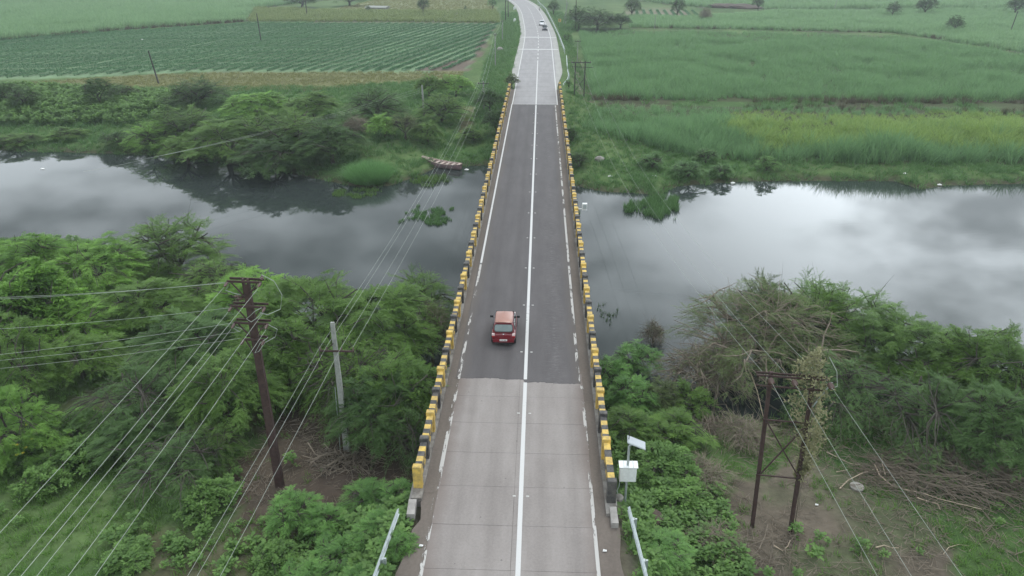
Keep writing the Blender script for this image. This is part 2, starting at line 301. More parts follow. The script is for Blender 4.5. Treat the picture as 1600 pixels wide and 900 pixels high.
def road_mat(name, c, c2, grain, joint=0.0, wheel=None, dust=None, tracks=None):
    m, t, o = new_mat(name)
    p = N(t, 'ShaderNodeBsdfPrincipled', i_Roughness=0.88); p.inputs['Specular IOR Level'].default_value = 0.3
    tc = N(t, 'ShaderNodeTexCoord'); sp = N(t, 'ShaderNodeSeparateXYZ'); g = N(t, 'ShaderNodeNewGeometry'); L(t, g.outputs['Position'], sp.inputs[0])
    mp = N(t, 'ShaderNodeMapping'); mp.inputs['Scale'].default_value = (1.0, 0.16, 1); L(t, g.outputs['Position'], mp.inputs[0])
    n = N(t, 'ShaderNodeTexNoise', i_Scale=1.1, i_Detail=5.0, i_Roughness=0.6); L(t, mp.outputs[0], n.inputs['Vector'])     # streaks along the lane
    n2 = N(t, 'ShaderNodeTexNoise', i_Scale=grain, i_Detail=4.0, i_Roughness=0.8); L(t, g.outputs['Position'], n2.inputs['Vector'])
    n3 = N(t, 'ShaderNodeTexNoise', i_Scale=0.22, i_Detail=5.0, i_Roughness=0.65); L(t, g.outputs['Position'], n3.inputs['Vector'])
    f = mathn(t, 'ADD', mathn(t, 'MULTIPLY', n.outputs[0], 0.42), mathn(t, 'ADD', mathn(t, 'MULTIPLY', n2.outputs[0], 0.33), mathn(t, 'MULTIPLY', n3.outputs[0], 0.25)))
    r = N(t, 'ShaderNodeValToRGB'); L(t, f, r.inputs[0]); r.color_ramp.elements[0].position = 0.36; r.color_ramp.elements[1].position = 0.64
    r.color_ramp.elements[0].color = (*c, 1); r.color_ramp.elements[1].color = (*c2, 1)
    colr = r.outputs[0]
    if wheel is not None:                   # scuffed pale wear with ragged crosswise scratches in the middle of the right lane
        ax, wd, amt = wheel
        d = mathn(t, 'SUBTRACT', 1.0, mathn(t, 'DIVIDE', mathn(t, 'ABSOLUTE', mathn(t, 'SUBTRACT', sp.outputs[0], ax)), wd), True)
        mp2 = N(t, 'ShaderNodeMapping'); mp2.inputs['Scale'].default_value = (0.9, 5.0, 1); L(t, g.outputs['Position'], mp2.inputs[0])
        n4 = N(t, 'ShaderNodeTexNoise', i_Scale=2.2, i_Detail=5.0, i_Roughness=0.75); L(t, mp2.outputs[0], n4.inputs['Vector'])
        mr = N(t, 'ShaderNodeMapRange'); L(t, n4.outputs[0], mr.inputs[0]); mr.inputs[1].default_value = 0.52; mr.inputs[2].default_value = 0.72
        k = mathn(t, 'MULTIPLY', mathn(t, 'MULTIPLY', d, mr.outputs[0]), amt)
        x = N(t, 'ShaderNodeMix', data_type='RGBA'); L(t, k, x.inputs[0]); L(t, colr, x.inputs[6]); x.inputs[7].default_value = (0.26, 0.25, 0.25, 1); colr = x.outputs[2]
    if tracks:                              # rubbed darker wheel tracks and drips
        for ax in tracks:
            d = mathn(t, 'SUBTRACT', 1.0, mathn(t, 'DIVIDE', mathn(t, 'ABSOLUTE', mathn(t, 'SUBTRACT', sp.outputs[0], ax)), 0.38), True)
            x = N(t, 'ShaderNodeMix', data_type='RGBA', blend_type='MULTIPLY'); L(t, mathn(t, 'MULTIPLY', mathn(t, 'MULTIPLY', d, n.outputs[0]), 0.45), x.inputs[0]); L(t, colr, x.inputs[6]); x.inputs[7].default_value = (0.5, 0.48, 0.47, 1); colr = x.outputs[2]
        vo = N(t, 'ShaderNodeTexVoronoi', i_Scale=1.3); L(t, g.outputs['Position'], vo.inputs['Vector'])
        k = mathn(t, 'MULTIPLY', mathn(t, 'LESS_THAN', vo.outputs['Distance'], 0.055), 0.55)
        x = N(t, 'ShaderNodeMix', data_type='RGBA'); L(t, k, x.inputs[0]); L(t, colr, x.inputs[6]); x.inputs[7].default_value = (0.08, 0.075, 0.07, 1); colr = x.outputs[2]
    if dust is not None:                    # brown dust swept to the edges of the carriageway
        x0, x1, wd, dc = dust
        e = mathn(t, 'MINIMUM', mathn(t, 'SUBTRACT', sp.outputs[0], x0), mathn(t, 'SUBTRACT', x1, sp.outputs[0]))
        e = mathn(t, 'ADD', e, mathn(t, 'MULTIPLY', mathn(t, 'SUBTRACT', n3.outputs[0], 0.5), 1.2))
        k = mathn(t, 'MULTIPLY', mathn(t, 'SUBTRACT', 1.0, mathn(t, 'DIVIDE', e, wd), True), 0.8, True)
        x = N(t, 'ShaderNodeMix', data_type='RGBA'); L(t, k, x.inputs[0]); L(t, colr, x.inputs[6]); x.inputs[7].default_value = (*dc, 1); colr = x.outputs[2]
    if joint:
        fr = mathn(t, 'FRACT', mathn(t, 'DIVIDE', sp.outputs[1], joint)); k = mathn(t, 'LESS_THAN', fr, 0.035)
        x = N(t, 'ShaderNodeMix', data_type='RGBA', blend_type='MULTIPLY'); L(t, mathn(t, 'MULTIPLY', k, 0.35), x.inputs[0]); L(t, colr, x.inputs[6]); x.inputs[7].default_value = (0.3, 0.3, 0.3, 1); colr = x.outputs[2]
    L(t, colr, p.inputs['Base Color'])
    b = N(t, 'ShaderNodeBump', i_Strength=0.25, i_Distance=0.01); L(t, n2.outputs[0], b.inputs['Height']); L(t, b.outputs[0], p.inputs['Normal'])
    L(t, p.outputs[0], o.inputs[0]); return m
M['terrain'] = terrain_mat(); M['water'] = water_mat()
M['slab'] = road_mat('brushed concrete slab', (0.195, 0.174, 0.163), (0.305, 0.278, 0.262), 9.0, tracks=(-2.75, -1.25, 0.95, 2.4), dust=(-3.75, 3.2, 0.7, (0.16, 0.13, 0.115)))
M['farslab'] = road_mat('far concrete road', (0.23, 0.222, 0.222), (0.31, 0.30, 0.30), 5.0, joint=4.9)
M['shoulderc'] = road_mat('pale shoulder concrete', (0.26, 0.26, 0.24), (0.36, 0.35, 0.33), 4.0)
M['asphalt'] = road_mat('asphalt', (0.076, 0.070, 0.071), (0.115, 0.106, 0.107), 14.0, tracks=(-2.5, -1.0), wheel=(1.7, 0.9, 0.6), dust=(-3.9, 3.15, 0.75, (0.12, 0.105, 0.095)))
M['dirt'] = road_mat('dusty road margin', (0.10, 0.083, 0.07), (0.175, 0.148, 0.128), 7.0)
M['line'] = paint_worn('white road paint', (0.52, 0.515, 0.505), 0.33, 0.40, 5.0)
M['lineworn'] = paint_worn('worn edge paint', (0.43, 0.415, 0.395), 0.475, 0.505, 3.0, (1.0, 0.22, 1))

# ------------------------------------------------------------------ the ground, the river, the road
def axis(fine0, fine1, step, lo, hi):
    a = list(np.arange(fine0, fine1, step)); s = step
    x = a[-1]
    while x < hi: s *= 1.09; x += s; a.append(x)
    x = a[0]; s = step
    while x > lo: s *= 1.09; x -= s; a.insert(0, x)
    return np.array(a)
gx = axis(-60, 62, 0.75, -1500, 1500); gy = axis(10, 132, 0.75, -120, 1900)
X, Y = np.meshgrid(gx, gy); Zg = ground(X, Y)
nx, ny = len(gx), len(gy)
idx = np.arange(nx*ny).reshape(ny, nx)
Fq = np.stack([idx[:-1, :-1], idx[:-1, 1:], idx[1:, 1:], idx[1:, :-1]], -1).reshape(-1, 4)
tm = mesh_np('ground', np.stack([X, Y, Zg], -1).reshape(-1, 3), Fq, M['terrain'], smooth=True)
def poly_in(px, py, poly):
    px = np.asarray(px, float); py = np.asarray(py, float); ins = np.zeros(px.shape, bool); n = len(poly)
    for i in range(n):
        (x1, y1), (x2, y2) = poly[i], poly[(i+1) % n]
        c = ((y1 > py) != (y2 > py)) & (px < (x2-x1)*(py-y1)/(y2-y1+1e-12)+x1); ins ^= c
    return ins
SOIL_R = [(9.5, 27.5), (12, 31.5), (16, 33), (19, 30), (20, 25), (18, 20), (10.5, 18), (9.5, 22)]
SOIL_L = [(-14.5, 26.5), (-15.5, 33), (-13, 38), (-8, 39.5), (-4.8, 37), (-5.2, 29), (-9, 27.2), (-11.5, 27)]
CROP = [(-152, 146), (-108, 148), (-75, 159), (-39, 159), (-15.5, 163), (-14.5, 272), (-103, 273), (-140, 238), (-175, 190)]
FALLOW = [(-110, 139), (-96, 148), (-75, 158), (-15.5, 162), (-16, 150), (-30, 146), (-42, 138), (-75, 136)]
FALLOW2 = [(-92, 332), (-84, 430), (-30, 430), (-18, 332)]
CANE1 = [(6.6, 109), (13, 101), (22, 97.5), (31, 97), (50, 96), (70, 97), (140, 99), (150, 123), (80, 123), (45, 125.5), (12, 126)]
CANE2 = [(10, 131.5), (40, 130), (85, 130.5), (200, 132.5), (215, 166), (118, 186), (107, 236), (13, 250)]
CANE3 = [(31, 262), (113, 249), (124, 199), (230, 174), (330, 280), (300, 345), (102, 332), (60, 296), (34, 300)]
CANE4 = [(90, 352), (330, 356), (460, 480), (420, 640), (30, 640), (40, 420), (72, 360)]
CANEL = [(-155, 217), (-137, 249), (-108, 279), (-128, 345), (-118, 372), (-95, 470), (-380, 470), (-380, 250), (-175, 197)]
CORN = [(-106, 279), (-14.5, 277), (-18, 331), (-80, 331), (-128, 345)]
land = np.zeros((ny, nx, 3)); n1 = NZ(X, Y, 9.0); n2 = NZ(X+100, Y, 2.3); n3 = NZ(X, Y-80, 40.0)
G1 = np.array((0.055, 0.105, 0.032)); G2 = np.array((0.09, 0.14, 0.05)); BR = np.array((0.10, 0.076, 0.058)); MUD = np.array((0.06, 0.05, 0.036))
k = sstep(-0.6, 0.6, n1+0.5*n2)[..., None]; land[:] = G1*(1-k)+G2*k
k = (sstep(0.15, 0.7, NZ(X-33, Y+12, 6.0)+0.4*n2)*(Y < 60)*0.7)[..., None]; land[:] = land*(1-k)+BR*k
def paint(mask, c, k=1.0):
    kk = (np.asarray(mask, float)*k)[..., None]; land[:] = land*(1-kk)+np.array(c)*kk
wx = X+1.6*NZ(X, Y, 3.0); wy = Y+1.6*NZ(X+9, Y+9, 3.0)
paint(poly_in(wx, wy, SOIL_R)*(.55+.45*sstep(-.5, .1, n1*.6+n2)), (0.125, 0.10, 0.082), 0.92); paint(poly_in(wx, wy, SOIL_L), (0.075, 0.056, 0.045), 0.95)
for P_ in (CANE1, CANE2, CANE3, CANE4, CANEL): paint(poly_in(X, Y, P_), (0.055, 0.06, 0.032), 0.85)
paint(poly_in(X, Y, CORN), (0.075, 0.085, 0.04)); paint(poly_in(X, Y, CROP), (0.15, 0.225, 0.125))
paint(poly_in(wx, wy, FALLOW), (0.15, 0.15, 0.07), 0.9); paint(poly_in(X, Y, FALLOW2), (0.2, 0.215, 0.115), 0.9)
paint((np.abs(X-road_x(Y)) < 4.75+.2*n2) & (Y < 27), (0.13, 0.11, 0.09), 0.85)
paint(poly_in(wx, wy, [(-27, 164), (-15.5, 163), (-14.5, 205), (-16, 255), (-17.5, 250), (-16.5, 190)]), (0.14, 0.10, 0.085), 0.9)
paint(poly_in(wx, wy, [(-10.8, 108), (-9.2, 108), (-10.5, 124), (-12.5, 124)]), (0.15, 0.11, 0.075), 0.6)
paint((np.abs(X-8.6) < 1.8) & (Y > 128) & (Y < 186), (0.12, 0.10, 0.07), 0.7)
paint(poly_in(wx, wy, [(112, 345), (175, 352), (180, 366), (112, 362)]), (0.085, 0.06, 0.055), 0.9)
paint(poly_in(wx, wy, [(36, 305), (62, 300), (60, 345), (38, 350)]), (0.17, 0.15, 0.11), 0.9)
paint(poly_in(wx, wy, [(10, 126), (45, 125.5), (80, 123), (150, 123), (210, 134), (85, 134), (40, 133), (10, 134)])*sstep(-.5, .2, n1), (0.055, 0.05, 0.034), 0.8)
far = (Y > 330) & ~poly_in(X, Y, CANE4) & ~poly_in(X, Y, CANEL) & ~poly_in(X, Y, FALLOW2) & ~poly_in(X, Y, CANE3)
fk = sstep(-0.3, 0.3, n3); paint(far, (0.1, 0.15, 0.06), 0.6*fk)
edge = np.minimum(np.abs(Y-near_bank(X)), np.abs(Y-far_bank(X))); paint(edge < 1.2, MUD, 0.8)
paint((Zg < -4.6), MUD)
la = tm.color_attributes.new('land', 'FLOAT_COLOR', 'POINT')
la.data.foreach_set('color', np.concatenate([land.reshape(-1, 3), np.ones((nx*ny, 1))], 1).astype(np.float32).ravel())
g = link('ground', tm); tag(g, kind='structure')
wb = MB(); wb.add([(-700, 20, WATER), (700, 20, WATER), (700, 130, WATER), (-700, 130, WATER)], [(0, 1, 2, 3)])
tag(wb.build('river', M['water']), kind='structure')

def strip(xl, xr, ys, z, jag=None):
    mb = MB(); ys = np.asarray(ys, float); c = road_x(ys)
    vs = []
    for i, y in enumerate(ys):
        a = xl(y) if callable(xl) else xl; b = xr(y) if callable(xr) else xr
        vs += [(c[i]+a, y, z), (c[i]+b, y, z)]
    return mb.add(vs, [(2*i, 2*i+1, 2*i+3, 2*i+2) for i in range(len(ys)-1)])
def lip(y): return 0.18*float(NZ(y, 3.0, 1.6))
Yn = np.arange(-60, 26.4, 0.6)
tag(strip(lambda y: -4.42+lip(y)-(0.25 if y < 24 else 0), lambda y: 4.2+lip(y+50), Yn, -0.03).build('road_verge', M['dirt']), kind='structure')
Yf = np.concatenate([np.arange(115.6, 240, 4.0), np.arange(240, 900, 6.0)])
def fl(y): return -3.85-1.2*float(sstep(131, 152, y))
def fr(y): return 3.55+1.45*float(sstep(129, 152, y))
tag(strip(fl, fr, Yf, -0.035).build('far_road_shoulder', M['shoulderc']), kind='structure')
farroad = strip(lambda y: -3.55-0.3*float(sstep(131, 152, y)), lambda y: 3.25+0.45*float(sstep(131, 152, y)), Yf, 0.0).build('far_road', M['farslab']); tag(farroad, kind='structure')
# near carriageway: slabs one by one with open joints, older part behind the camera in one sheet
road = empty('road', (0, 0, 0)); tag(road, kind='structure')
rng = random.Random(4)
base = MB(); base.box((-0.27, -20, -0.106), (6.93, 63, 0.2)); ob = base.build('road_base', M['slab'], road)
yj = 11.5
slabm = {}
for lane, (a, b) in enumerate(((-3.745, -0.306), (-0.294, 3.2))):
    mb = MB(); mb.box(((a+b)/2, 0, -0.09), (b-a, 2.437, 0.18))
    me = mb.mesh('concrete_slab', M['slab'])
    for i in range(10):
        y = 11.5+1.225+i*2.45
        o = link('concrete_slab', me, road, (0, y, rng.uniform(-0.002, 0.002)), (rng.uniform(-.0006, .0006), rng.uniform(-.0004, .0004), 0))
# asphalt overlay on the bridge with ragged ends
ab = MB(); xs = np.linspace(-3.95, 3.1, 60)
rr = np.random.default_rng(8)
e0 = [35.35-0.35*(x > -0.1)+rr.uniform(-.05, .05)+0.05*math.sin(x*2.1) for x in xs]; e1 = [115.7+rr.uniform(-.05, .05) for x in xs]
vs = []
for x, a, b in zip(xs, e0, e1): vs += [(x, a, 0.003), (x, a+0.05, 0.02), (x, 75, 0.02), (x, b, 0.02)]
fs = []
for i in range(len(xs)-1):
    for j in range(3): fs.append((4*i+j, 4*i+4+j, 4*i+5+j, 4*i+1+j))
ab.add(vs, fs); tag(ab.build('asphalt_surface', M['asphalt']), kind='structure')
# bridge deck as a thing
bridge = empty('bridge', (0, 77, 0), 'long straight concrete road bridge crossing the grey river', 'bridge')
BY0, BY1 = 25.7, 129.3
mb = MB(); mb.box((-0.36, 0, -0.22), (9.2, BY1-BY0, 0.36)); mb.build('deck', M['conc'], bridge)
mb = MB(); mb.add([(-4.48, BY0-77, -0.016), (4.1-0.3, BY0-77, -0.016), (3.8, BY1-77, -0.016), (-4.48, BY1-77, -0.016)], [(0, 1, 2, 3)]); mb.build('dusty_margin', M['dirt'], bridge)
for x in (-3.4, -1.2, 0.8, 3.0):
    mb = MB(); mb.box((x, 0, -1.0), (0.5, BY1-BY0-1, 1.19)); mb.build('girder', M['conc'], bridge)
for y in (52, 65, 78):
    mb = MB(); mb.lathe((-2.6, y-77, -6.5), [(0.65, 0), (0.65, 4.2)], 14); mb.lathe((1.9, y-77, -6.5), [(0.65, 0), (0.65, 4.2)], 14); mb.box((-0.36, y-77, -1.96), (7.6, 1.4, 0.7)); mb.build('pier', M['conc'], bridge)
for y in (27.5, 127.2):
    mb = MB(); mb.box((-0.36, y-77, -3.0), (8.6, 1.6, 4.6)); mb.build('abutment', M['conc'], bridge)
# parapets: posts and striped rails, kerb at the foot
def railing(name, x, ys, label, inner):
    root = empty(name, (x, 0, 0), label, 'bridge railing', 'railings of the bridge')
    pm = {}
    for col in ('yellow', 'black'):
        mb = MB()
        mb.add([(-.2, -.15, 0), (.2, -.15, 0), (.2, .15, 0), (-.2, .15, 0), (-.2, -.15, 1.27), (.2, -.15, 1.27), (.2, .15, 1.27), (-.2, .15, 1.27), (-.17, -.12, 1.3), (.17, -.12, 1.3), (.17, .12, 1.3), (-.17, .12, 1.3)],
               [(3, 2, 1, 0), (0, 1, 5, 4), (1, 2, 6, 5), (2, 3, 7, 6), (3, 0, 4, 7), (4, 5, 9, 8), (5, 6, 10, 9), (6, 7, 11, 10), (7, 4, 8, 11), (8, 9, 10, 11)])
        pm[col] = mb.mesh('post', M[col])
    rm = {}
    for first in (0, 1):
        for bay in sorted(set(round(ys[i+1]-ys[i], 3) for i in range(len(ys)-1))):
            for lv, (zb, zt, wdt) in enumerate(((0.93, 1.13, 0.30), (0.58, 0.76, 0.2), (0.27, 0.43, 0.2))):
                mb = MB(); ln = (bay-0.3)/5
                for s_ in range(5):
                    mb.box((0, 0.15+ln*(s_+0.5), (zb+zt)/2), (wdt, ln, zt-zb), (s_+first) % 2)
                rm[first, bay, lv] = mb.mesh('rail', [M['black'], M['yellow']])
    for i, y in enumerate(ys):
        o = link('post', pm['yellow' if i % 2 == 0 else 'black'], root, (rng.uniform(-.015, .015), y, 0), (rng.uniform(-.01, .01), rng.uniform(-.012, .012), 0))
        if i < len(ys)-1:
            bay = round(ys[i+1]-ys[i], 3)
            for lv in range(3): link('rail', rm[0 if i % 2 == 0 else 1, bay, lv], root, (0, y, 0))
    mb = MB(); mb.box((inner*0.02, (ys[0]+ys[-1])/2-0.3, 0.03), (0.46, ys[-1]-ys[0]+1.0, 0.2)); mb.build('kerb', M['kerb'], root)
    return root
ysL = [25.95+2.1*i for i in range(50)]
railing('bridge_railing', -4.62, ysL, 'left railing of the bridge in yellow and black stripes, ending in a tall yellow post', 1)
ysR = [28.3-3.0, 28.3]+[28.3+2.1*(i+1) for i in range(48)]
def swap(): M['yellow'], M['black'] = M['black'], M['yellow']
swap(); rrx = railing('bridge_railing', 3.95, ysR, 'right railing of the bridge in yellow and black stripes, ending in a black post', -1); swap()
tag(MB().box((0, 0, 0.0), (0.3, 1.0, 0.5)).build('concrete_block', M['conc'], None, (4.0, 24.3, 0.0)), 'weathered concrete kerb block in front of the black end post', 'concrete block')
tag(MB().box((0, 0, 0.0), (0.34, 0.9, 0.4)).build('concrete_block', M['conc'], None, (-4.72, 24.6, -0.05), (0.05, 0, 0.05)), 'broken concrete kerb block in the weeds below the tall yellow post', 'concrete block')
# paint
tag(strip(-0.1, 0.1, np.arange(-40, 35.6, 1.0), 0.006+0.004).build('centre_line', M['line']), kind='structure')
tag(strip(-0.1, 0.09, np.arange(35.3, 116, 2.0), 0.025).build('centre_line', M['line']), kind='structure')
tag(strip(-0.09, 0.09, np.arange(115.7, 166, 2.0), 0.006).build('centre_line', M['line']), kind='structure')
dm = MB()
for y in np.arange(168, 330, 6.5):
    c = float(road_x(y)); c2 = float(road_x(y+3)); dm.add([(c-.09, y, .006), (c+.09, y, .006), (c2+.09, y+3, .006), (c2-.09, y+3, .006)], [(0, 1, 2, 3)])
tag(dm.build('centre_line', M['line']), kind='structure')
tag(strip(-3.88, -3.70, np.arange(-30, 35.4, 0.8), 0.012).build('edge_line', M['lineworn']), kind='structure')
tag(strip(-3.86, -3.70, np.arange(35.2, 52.5, 0.8), 0.027).build('edge_line', M['lineworn']), kind='structure')
tag(strip(-3.86, -3.70, np.arange(51.8, 116, 1.0), 0.027).build('edge_line', M['line']), kind='structure')
tag(strip(3.07, 3.22, np.arange(-30, 35.4, 0.8), 0.012).build('edge_line', M['lineworn']), kind='structure')
tag(strip(2.92, 3.08, np.arange(35.2, 116, 1.0), 0.027).build('edge_line', M['lineworn']), kind='structure')
tag(strip(-3.8, -3.62, Yf, 0.007).build('edge_line', M['line']), kind='structure')
tag(strip(3.25, 3.42, Yf, 0.007).build('edge_line', M['line']), kind='structure')
for y in (185.0, 211.5):
    tag(MB().box((0, y, 0.012), (9.6, 1.1, 0.016)).build('rumble_strip', M['line']), kind='structure')
sm = MB(); sm.add([(-.07, -.045, 0), (.07, -.045, 0), (.07, .045, 0), (-.07, .045, 0), (-.045, -.02, .02), (.045, -.02, .02), (.045, .02, .02), (-.045, .02, .02)], [(0, 1, 5, 4), (1, 2, 6, 5), (2, 3, 7, 6), (3, 0, 4, 7), (4, 5, 6, 7)])
smm = sm.mesh('road_stud', M['stud'])
for i in range(14):
    for s in (-1, 1):
        y = 25.6+6.4*i
        tag(link('road_stud', smm, None, (s*0.30, y, 0.022 if y > 35.4 else 0.006)), 'small white raised road stud beside the white centre line', 'road stud', 'road studs beside the centre line')

# ------------------------------------------------------------------ vehicles
def loft(mb, secs, mi=0, close=True):
    n = len(secs[0]); b = len(mb.v)
    for s in secs: mb.v += [tuple(p) for p in s]
    for i in range(len(secs)-1):
        for k in range(n): mb.f.append((b+i*n+k, b+i*n+(k+1) % n, b+(i+1)*n+(k+1) % n, b+(i+1)*n+k)); mb.m.append(mi)
    if close:
        mb.f.append(tuple(b+k for k in range(n))[::-1]); mb.m.append(mi); e = b+(len(secs)-1)*n; mb.f.append(tuple(e+k for k in range(n))); mb.m.append(mi)
    return mb
def subsurf(o, lv=2):
    m = o.modifiers.new('sub', 'SUBSURF'); m.levels = lv; m.render_levels = lv; return o
def make_car(label, group, paint_, roofm, loc, rz, rear_glass, notch=False):
    r = empty('red_hatchback' if paint_ is M['red'] else 'distant_car', loc, label, 'car', group, rz)
    mb = MB(); secs = []
    for y, w_, zb, zt, tk in ((-1.70, .62, .34, .80, .86), (-1.66, .70, .25, .88, .9), (-1.5, .745, .20, .93, .93), (-1.0, .755, .18, .93, .94), (0, .76, .18, .92, .94), (.8, .755, .18, .90, .93), (1.15, .75, .19, .86, .9), (1.5, .70, .22, .76, .88), (1.68, .60, .28, .64, .86), (1.72, .52, .36, .55, .86)):
        zm = zb+(zt-zb)*.35; zh = zb+(zt-zb)*.75
        h = [(w_*.82, zb), (w_, zm), (w_*.985, zh), (w_*tk, zt)]
        secs.append([(x, y, z) for x, z in h]+[(-x, y, z) for x, z in h[::-1]])
    loft(mb, secs)
    subsurf(mb.build('body', paint_, r, smooth=True), 2)
    mb = MB(); secs = []                      # cabin shell
    for y, wb_, wt, zt in ((-1.62, .66, .60, .95), (-1.50, .68, .585, 1.20), (-1.30, .69, .575, 1.44), (-.9, .70, .575, 1.475), (-.2, .70, .575, 1.475), (.30, .69, .565, 1.42), (.62, .68, .60, 1.18), (.98, .66, .64, .90)):
        h = [(wb_, .84), (wb_*.985, .95 if zt > 1 else .9), (wt, zt-.05 if zt > 1 else zt-.01), (wt-.06, zt)]
        secs.append([(x, y, z) for x, z in h]+[(-x, y, z) for x, z in h[::-1]])
    loft(mb, secs); subsurf(mb.build('cabin', paint_, r, smooth=True), 1)
    mb = MB(); secs = []
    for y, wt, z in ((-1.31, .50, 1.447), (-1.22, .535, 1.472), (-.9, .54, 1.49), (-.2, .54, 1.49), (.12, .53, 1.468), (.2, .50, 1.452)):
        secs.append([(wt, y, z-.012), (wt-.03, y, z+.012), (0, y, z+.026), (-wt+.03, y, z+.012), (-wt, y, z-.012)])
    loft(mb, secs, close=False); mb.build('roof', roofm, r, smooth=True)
    def rrect(cx, cz, hw, hh, rr_, n=5):
        o = []
        for sx, sz, a0 in ((1, 1, 0), (-1, 1, 90), (-1, -1, 180), (1, -1, 270)):
            for k in range(n): a = rad(a0+90*k/(n-1)); o.append((cx+sx*(hw-rr_)+rr_*math.cos(a), cz+sz*(hh-rr_)+rr_*math.sin(a)))
        return o
    def pane(name, pts, m, nrm, par=r, th=.02):
        mb = MB(); n = len(pts); nrm = Vector(nrm)
        mb.v = [tuple(Vector(p)-nrm*th) for p in pts]+[tuple(Vector(p)+nrm*.012) for p in pts]
        mb.f = [tuple(range(n, 2*n))]+[(k, (k+1) % n, n+(k+1) % n, n+k) for k in range(n)]; mb.m = [0]*(n+1)
        return mb.build(name, m, par)
    # rear window on the sloping hatch; its plane runs (y,z) from (-1.635,.97) to (-1.36,1.40)
    sl = Vector((0, .275, .43)).normalized(); nr = Vector((0, -sl.z, sl.y)); o0 = Vector((0, -1.53, 1.185))
    def hatch(u, v): return o0+Vector((u, 0, 0))+sl*v
    rub = pane('window_seal', [hatch(u, v) for u, v in rrect(0, 0.0, .57, .245, .14)], M['blackpl'], nr)
    pane('rear_window', [hatch(u, v)+nr*.012 for u, v in rrect(0, 0.005, .53, .20, .12)], rear_glass, nr)
    wsn = Vector((0, .62, .78)).normalized(); ws = Vector((0, -.78, .62)); o1 = Vector((0, .66, 1.17))
    pane('windscreen', [o1+wsn*.01+Vector((u, 0, 0))+ws*v for u, v in rrect(0, 0, .57, .30, .08)], M['glass'], wsn)
    for s in (-1, 1):
        for (ya, yb, yc, yd) in ((-1.28, -.52, -.52, -1.12), (-.46, .72, .28, -.46)):
            pts = [(s*(.70), ya, .95), (s*.70, yb, .95), (s*.605, yc, 1.36), (s*.605, yd, 1.36)]
            pane('side_window', pts, M['glass'], (s*.97, 0, .22))
        mb = MB(); mb.box((s*.62, -1.635, .80), (.17, .12, .13)); o = mb.build('tail_light', M['lampw'] if s else None, r); 
        mb = MB(); mb.box((s*.625, -1.665, .70), (.15, .10, .08)); mb.build('brake_light', M['lampred'], r)
        mb = MB(); mb.box((s*.50, 1.60, .62), (.24, .14, .12)); mb.build('headlight', M['lampw'], r)
        mb = MB(); loft(mb, [[(s*(.74+a), .42+b, 1.0+c) for b, c in ((-.05, -.07), (.05, -.06), (.05, .06), (-.05, .07))] for a in (0, .03, .17, .2)]); mb.build('wing_mirror', M['blackpl'], r)
        for y in (-1.12, 1.12):
            wh = link('wheel', None, r, (s*.68, y, .27))
            mb = MB(); prof = [(.16, -.085), (.25, -.085), (.268, -.06), (.268, .06), (.25, .085), (.16, .085)]; mb.lathe((0, 0, 0), prof, 18); mb.build('tyre', M['rubber'], wh, None, (0, math.pi/2, 0))
            mb = MB(); mb.lathe((0, 0, 0), [(.16, -.06), (.16, .07), (.10, .05), (.04, .055)], 10); mb.build('rim', M['galv'], wh, None, (0, s*math.pi/2, 0))
    mb = MB(); mb.box((0, -1.70, .40), (1.28, .07, .17)); mb.build('rear_bumper', paint_, r)
    mb = MB(); mb.box((0, -1.72, .27), (.9, .06, .07)); mb.build('lower_valance', M['blackpl'], r)
    pl = MB(); pl.box((0, -1.745, .47), (.46, .014, .12)); plo = pl.build('number_plate', M['plate'], r)
    ch = MB()                                  # blurred dark characters of the plate
    for i, wd in enumerate((.03, .03, 0, .035, .03, 0, .03, .035, .03, .03)):
        if wd: ch.box((-.16+i*.036, -1.754, .47), (wd*.6, .006, .055))
    ch.build('plate_characters', M['blackpl'], plo)
    mb = MB(); mb.lathe((0, 0, 0), [(.045, 0), (.045, .012), (.02, .018)], 12); mb.build('badge', M['chrome'], r, (0, -1.685, .84), (rad(78), 0, 0))
    mb = MB(); mb.bar((0.02, -1.645, 1.0), (.26, -1.60, 1.07), .014, .014); mb.build('rear_wiper', M['blackpl'], r)
    mb = MB(); mb.tube([(.42, -1.74, .2), (.42, -1.55, .2)], .025, 6); mb.build('exhaust_pipe', M['chrome'], r)
    mb = MB(); mb.tube([(0, .02, 1.5), (0, -.12, 1.68)], .006, 4); mb.build('aerial', M['blackpl'], r)
    if notch:
        pass
    return r
make_car('red hatchback with sky reflection and dust painted into its pale roof driving away over the asphalt bridge', None, M['red'], M['roofred'], (-1.42, 40.7, 0.022), 0, M['reargl'])
make_car('distant white car coming along the far concrete road behind the dark car', 'cars approaching on the far road', M['carwhite'], M['carwhite'], (0.85, 246.5, 0.0), math.pi+rad(2), M['glass'])
make_car('distant dark car leading the white car on the far concrete road', 'cars approaching on the far road', M['cardark'], M['cardark'], (1.75, 231, 0.0), math.pi, M['glass'])
mo = empty('motorcycle', (-0.2, 308, 0.0), 'distant small dark motorcycle at the bend of the far road', 'motorcycle', None, math.pi+rad(6))
for y in (-.6, .62):
    mb = MB(); mb.lathe((0, 0, 0), [(.2, -.045), (.3, -.04), (.31, 0), (.3, .04), (.2, .045)], 16); mb.build('wheel', M['rubber'], mo, (0, y, .31), (0, math.pi/2, 0))
mb = MB(); loft(mb, [[(a*.11, y, z+b*h) for a, b in ((1, -1), (1, 1), (-1, 1), (-1, -1))] for y, z, h in ((-.7, .75, .05), (-.3, .72, .08), (.05, .8, .12), (.4, .82, .1))]); mb.box((0, 0, .42), (.22, .5, .3)); mb.build('frame', M['blackpl'], mo)
mb = MB(); mb.tube([(0, .62, .31), (0, .45, .95)], .03, 6); mb.build('fork', M['chrome'], mo)
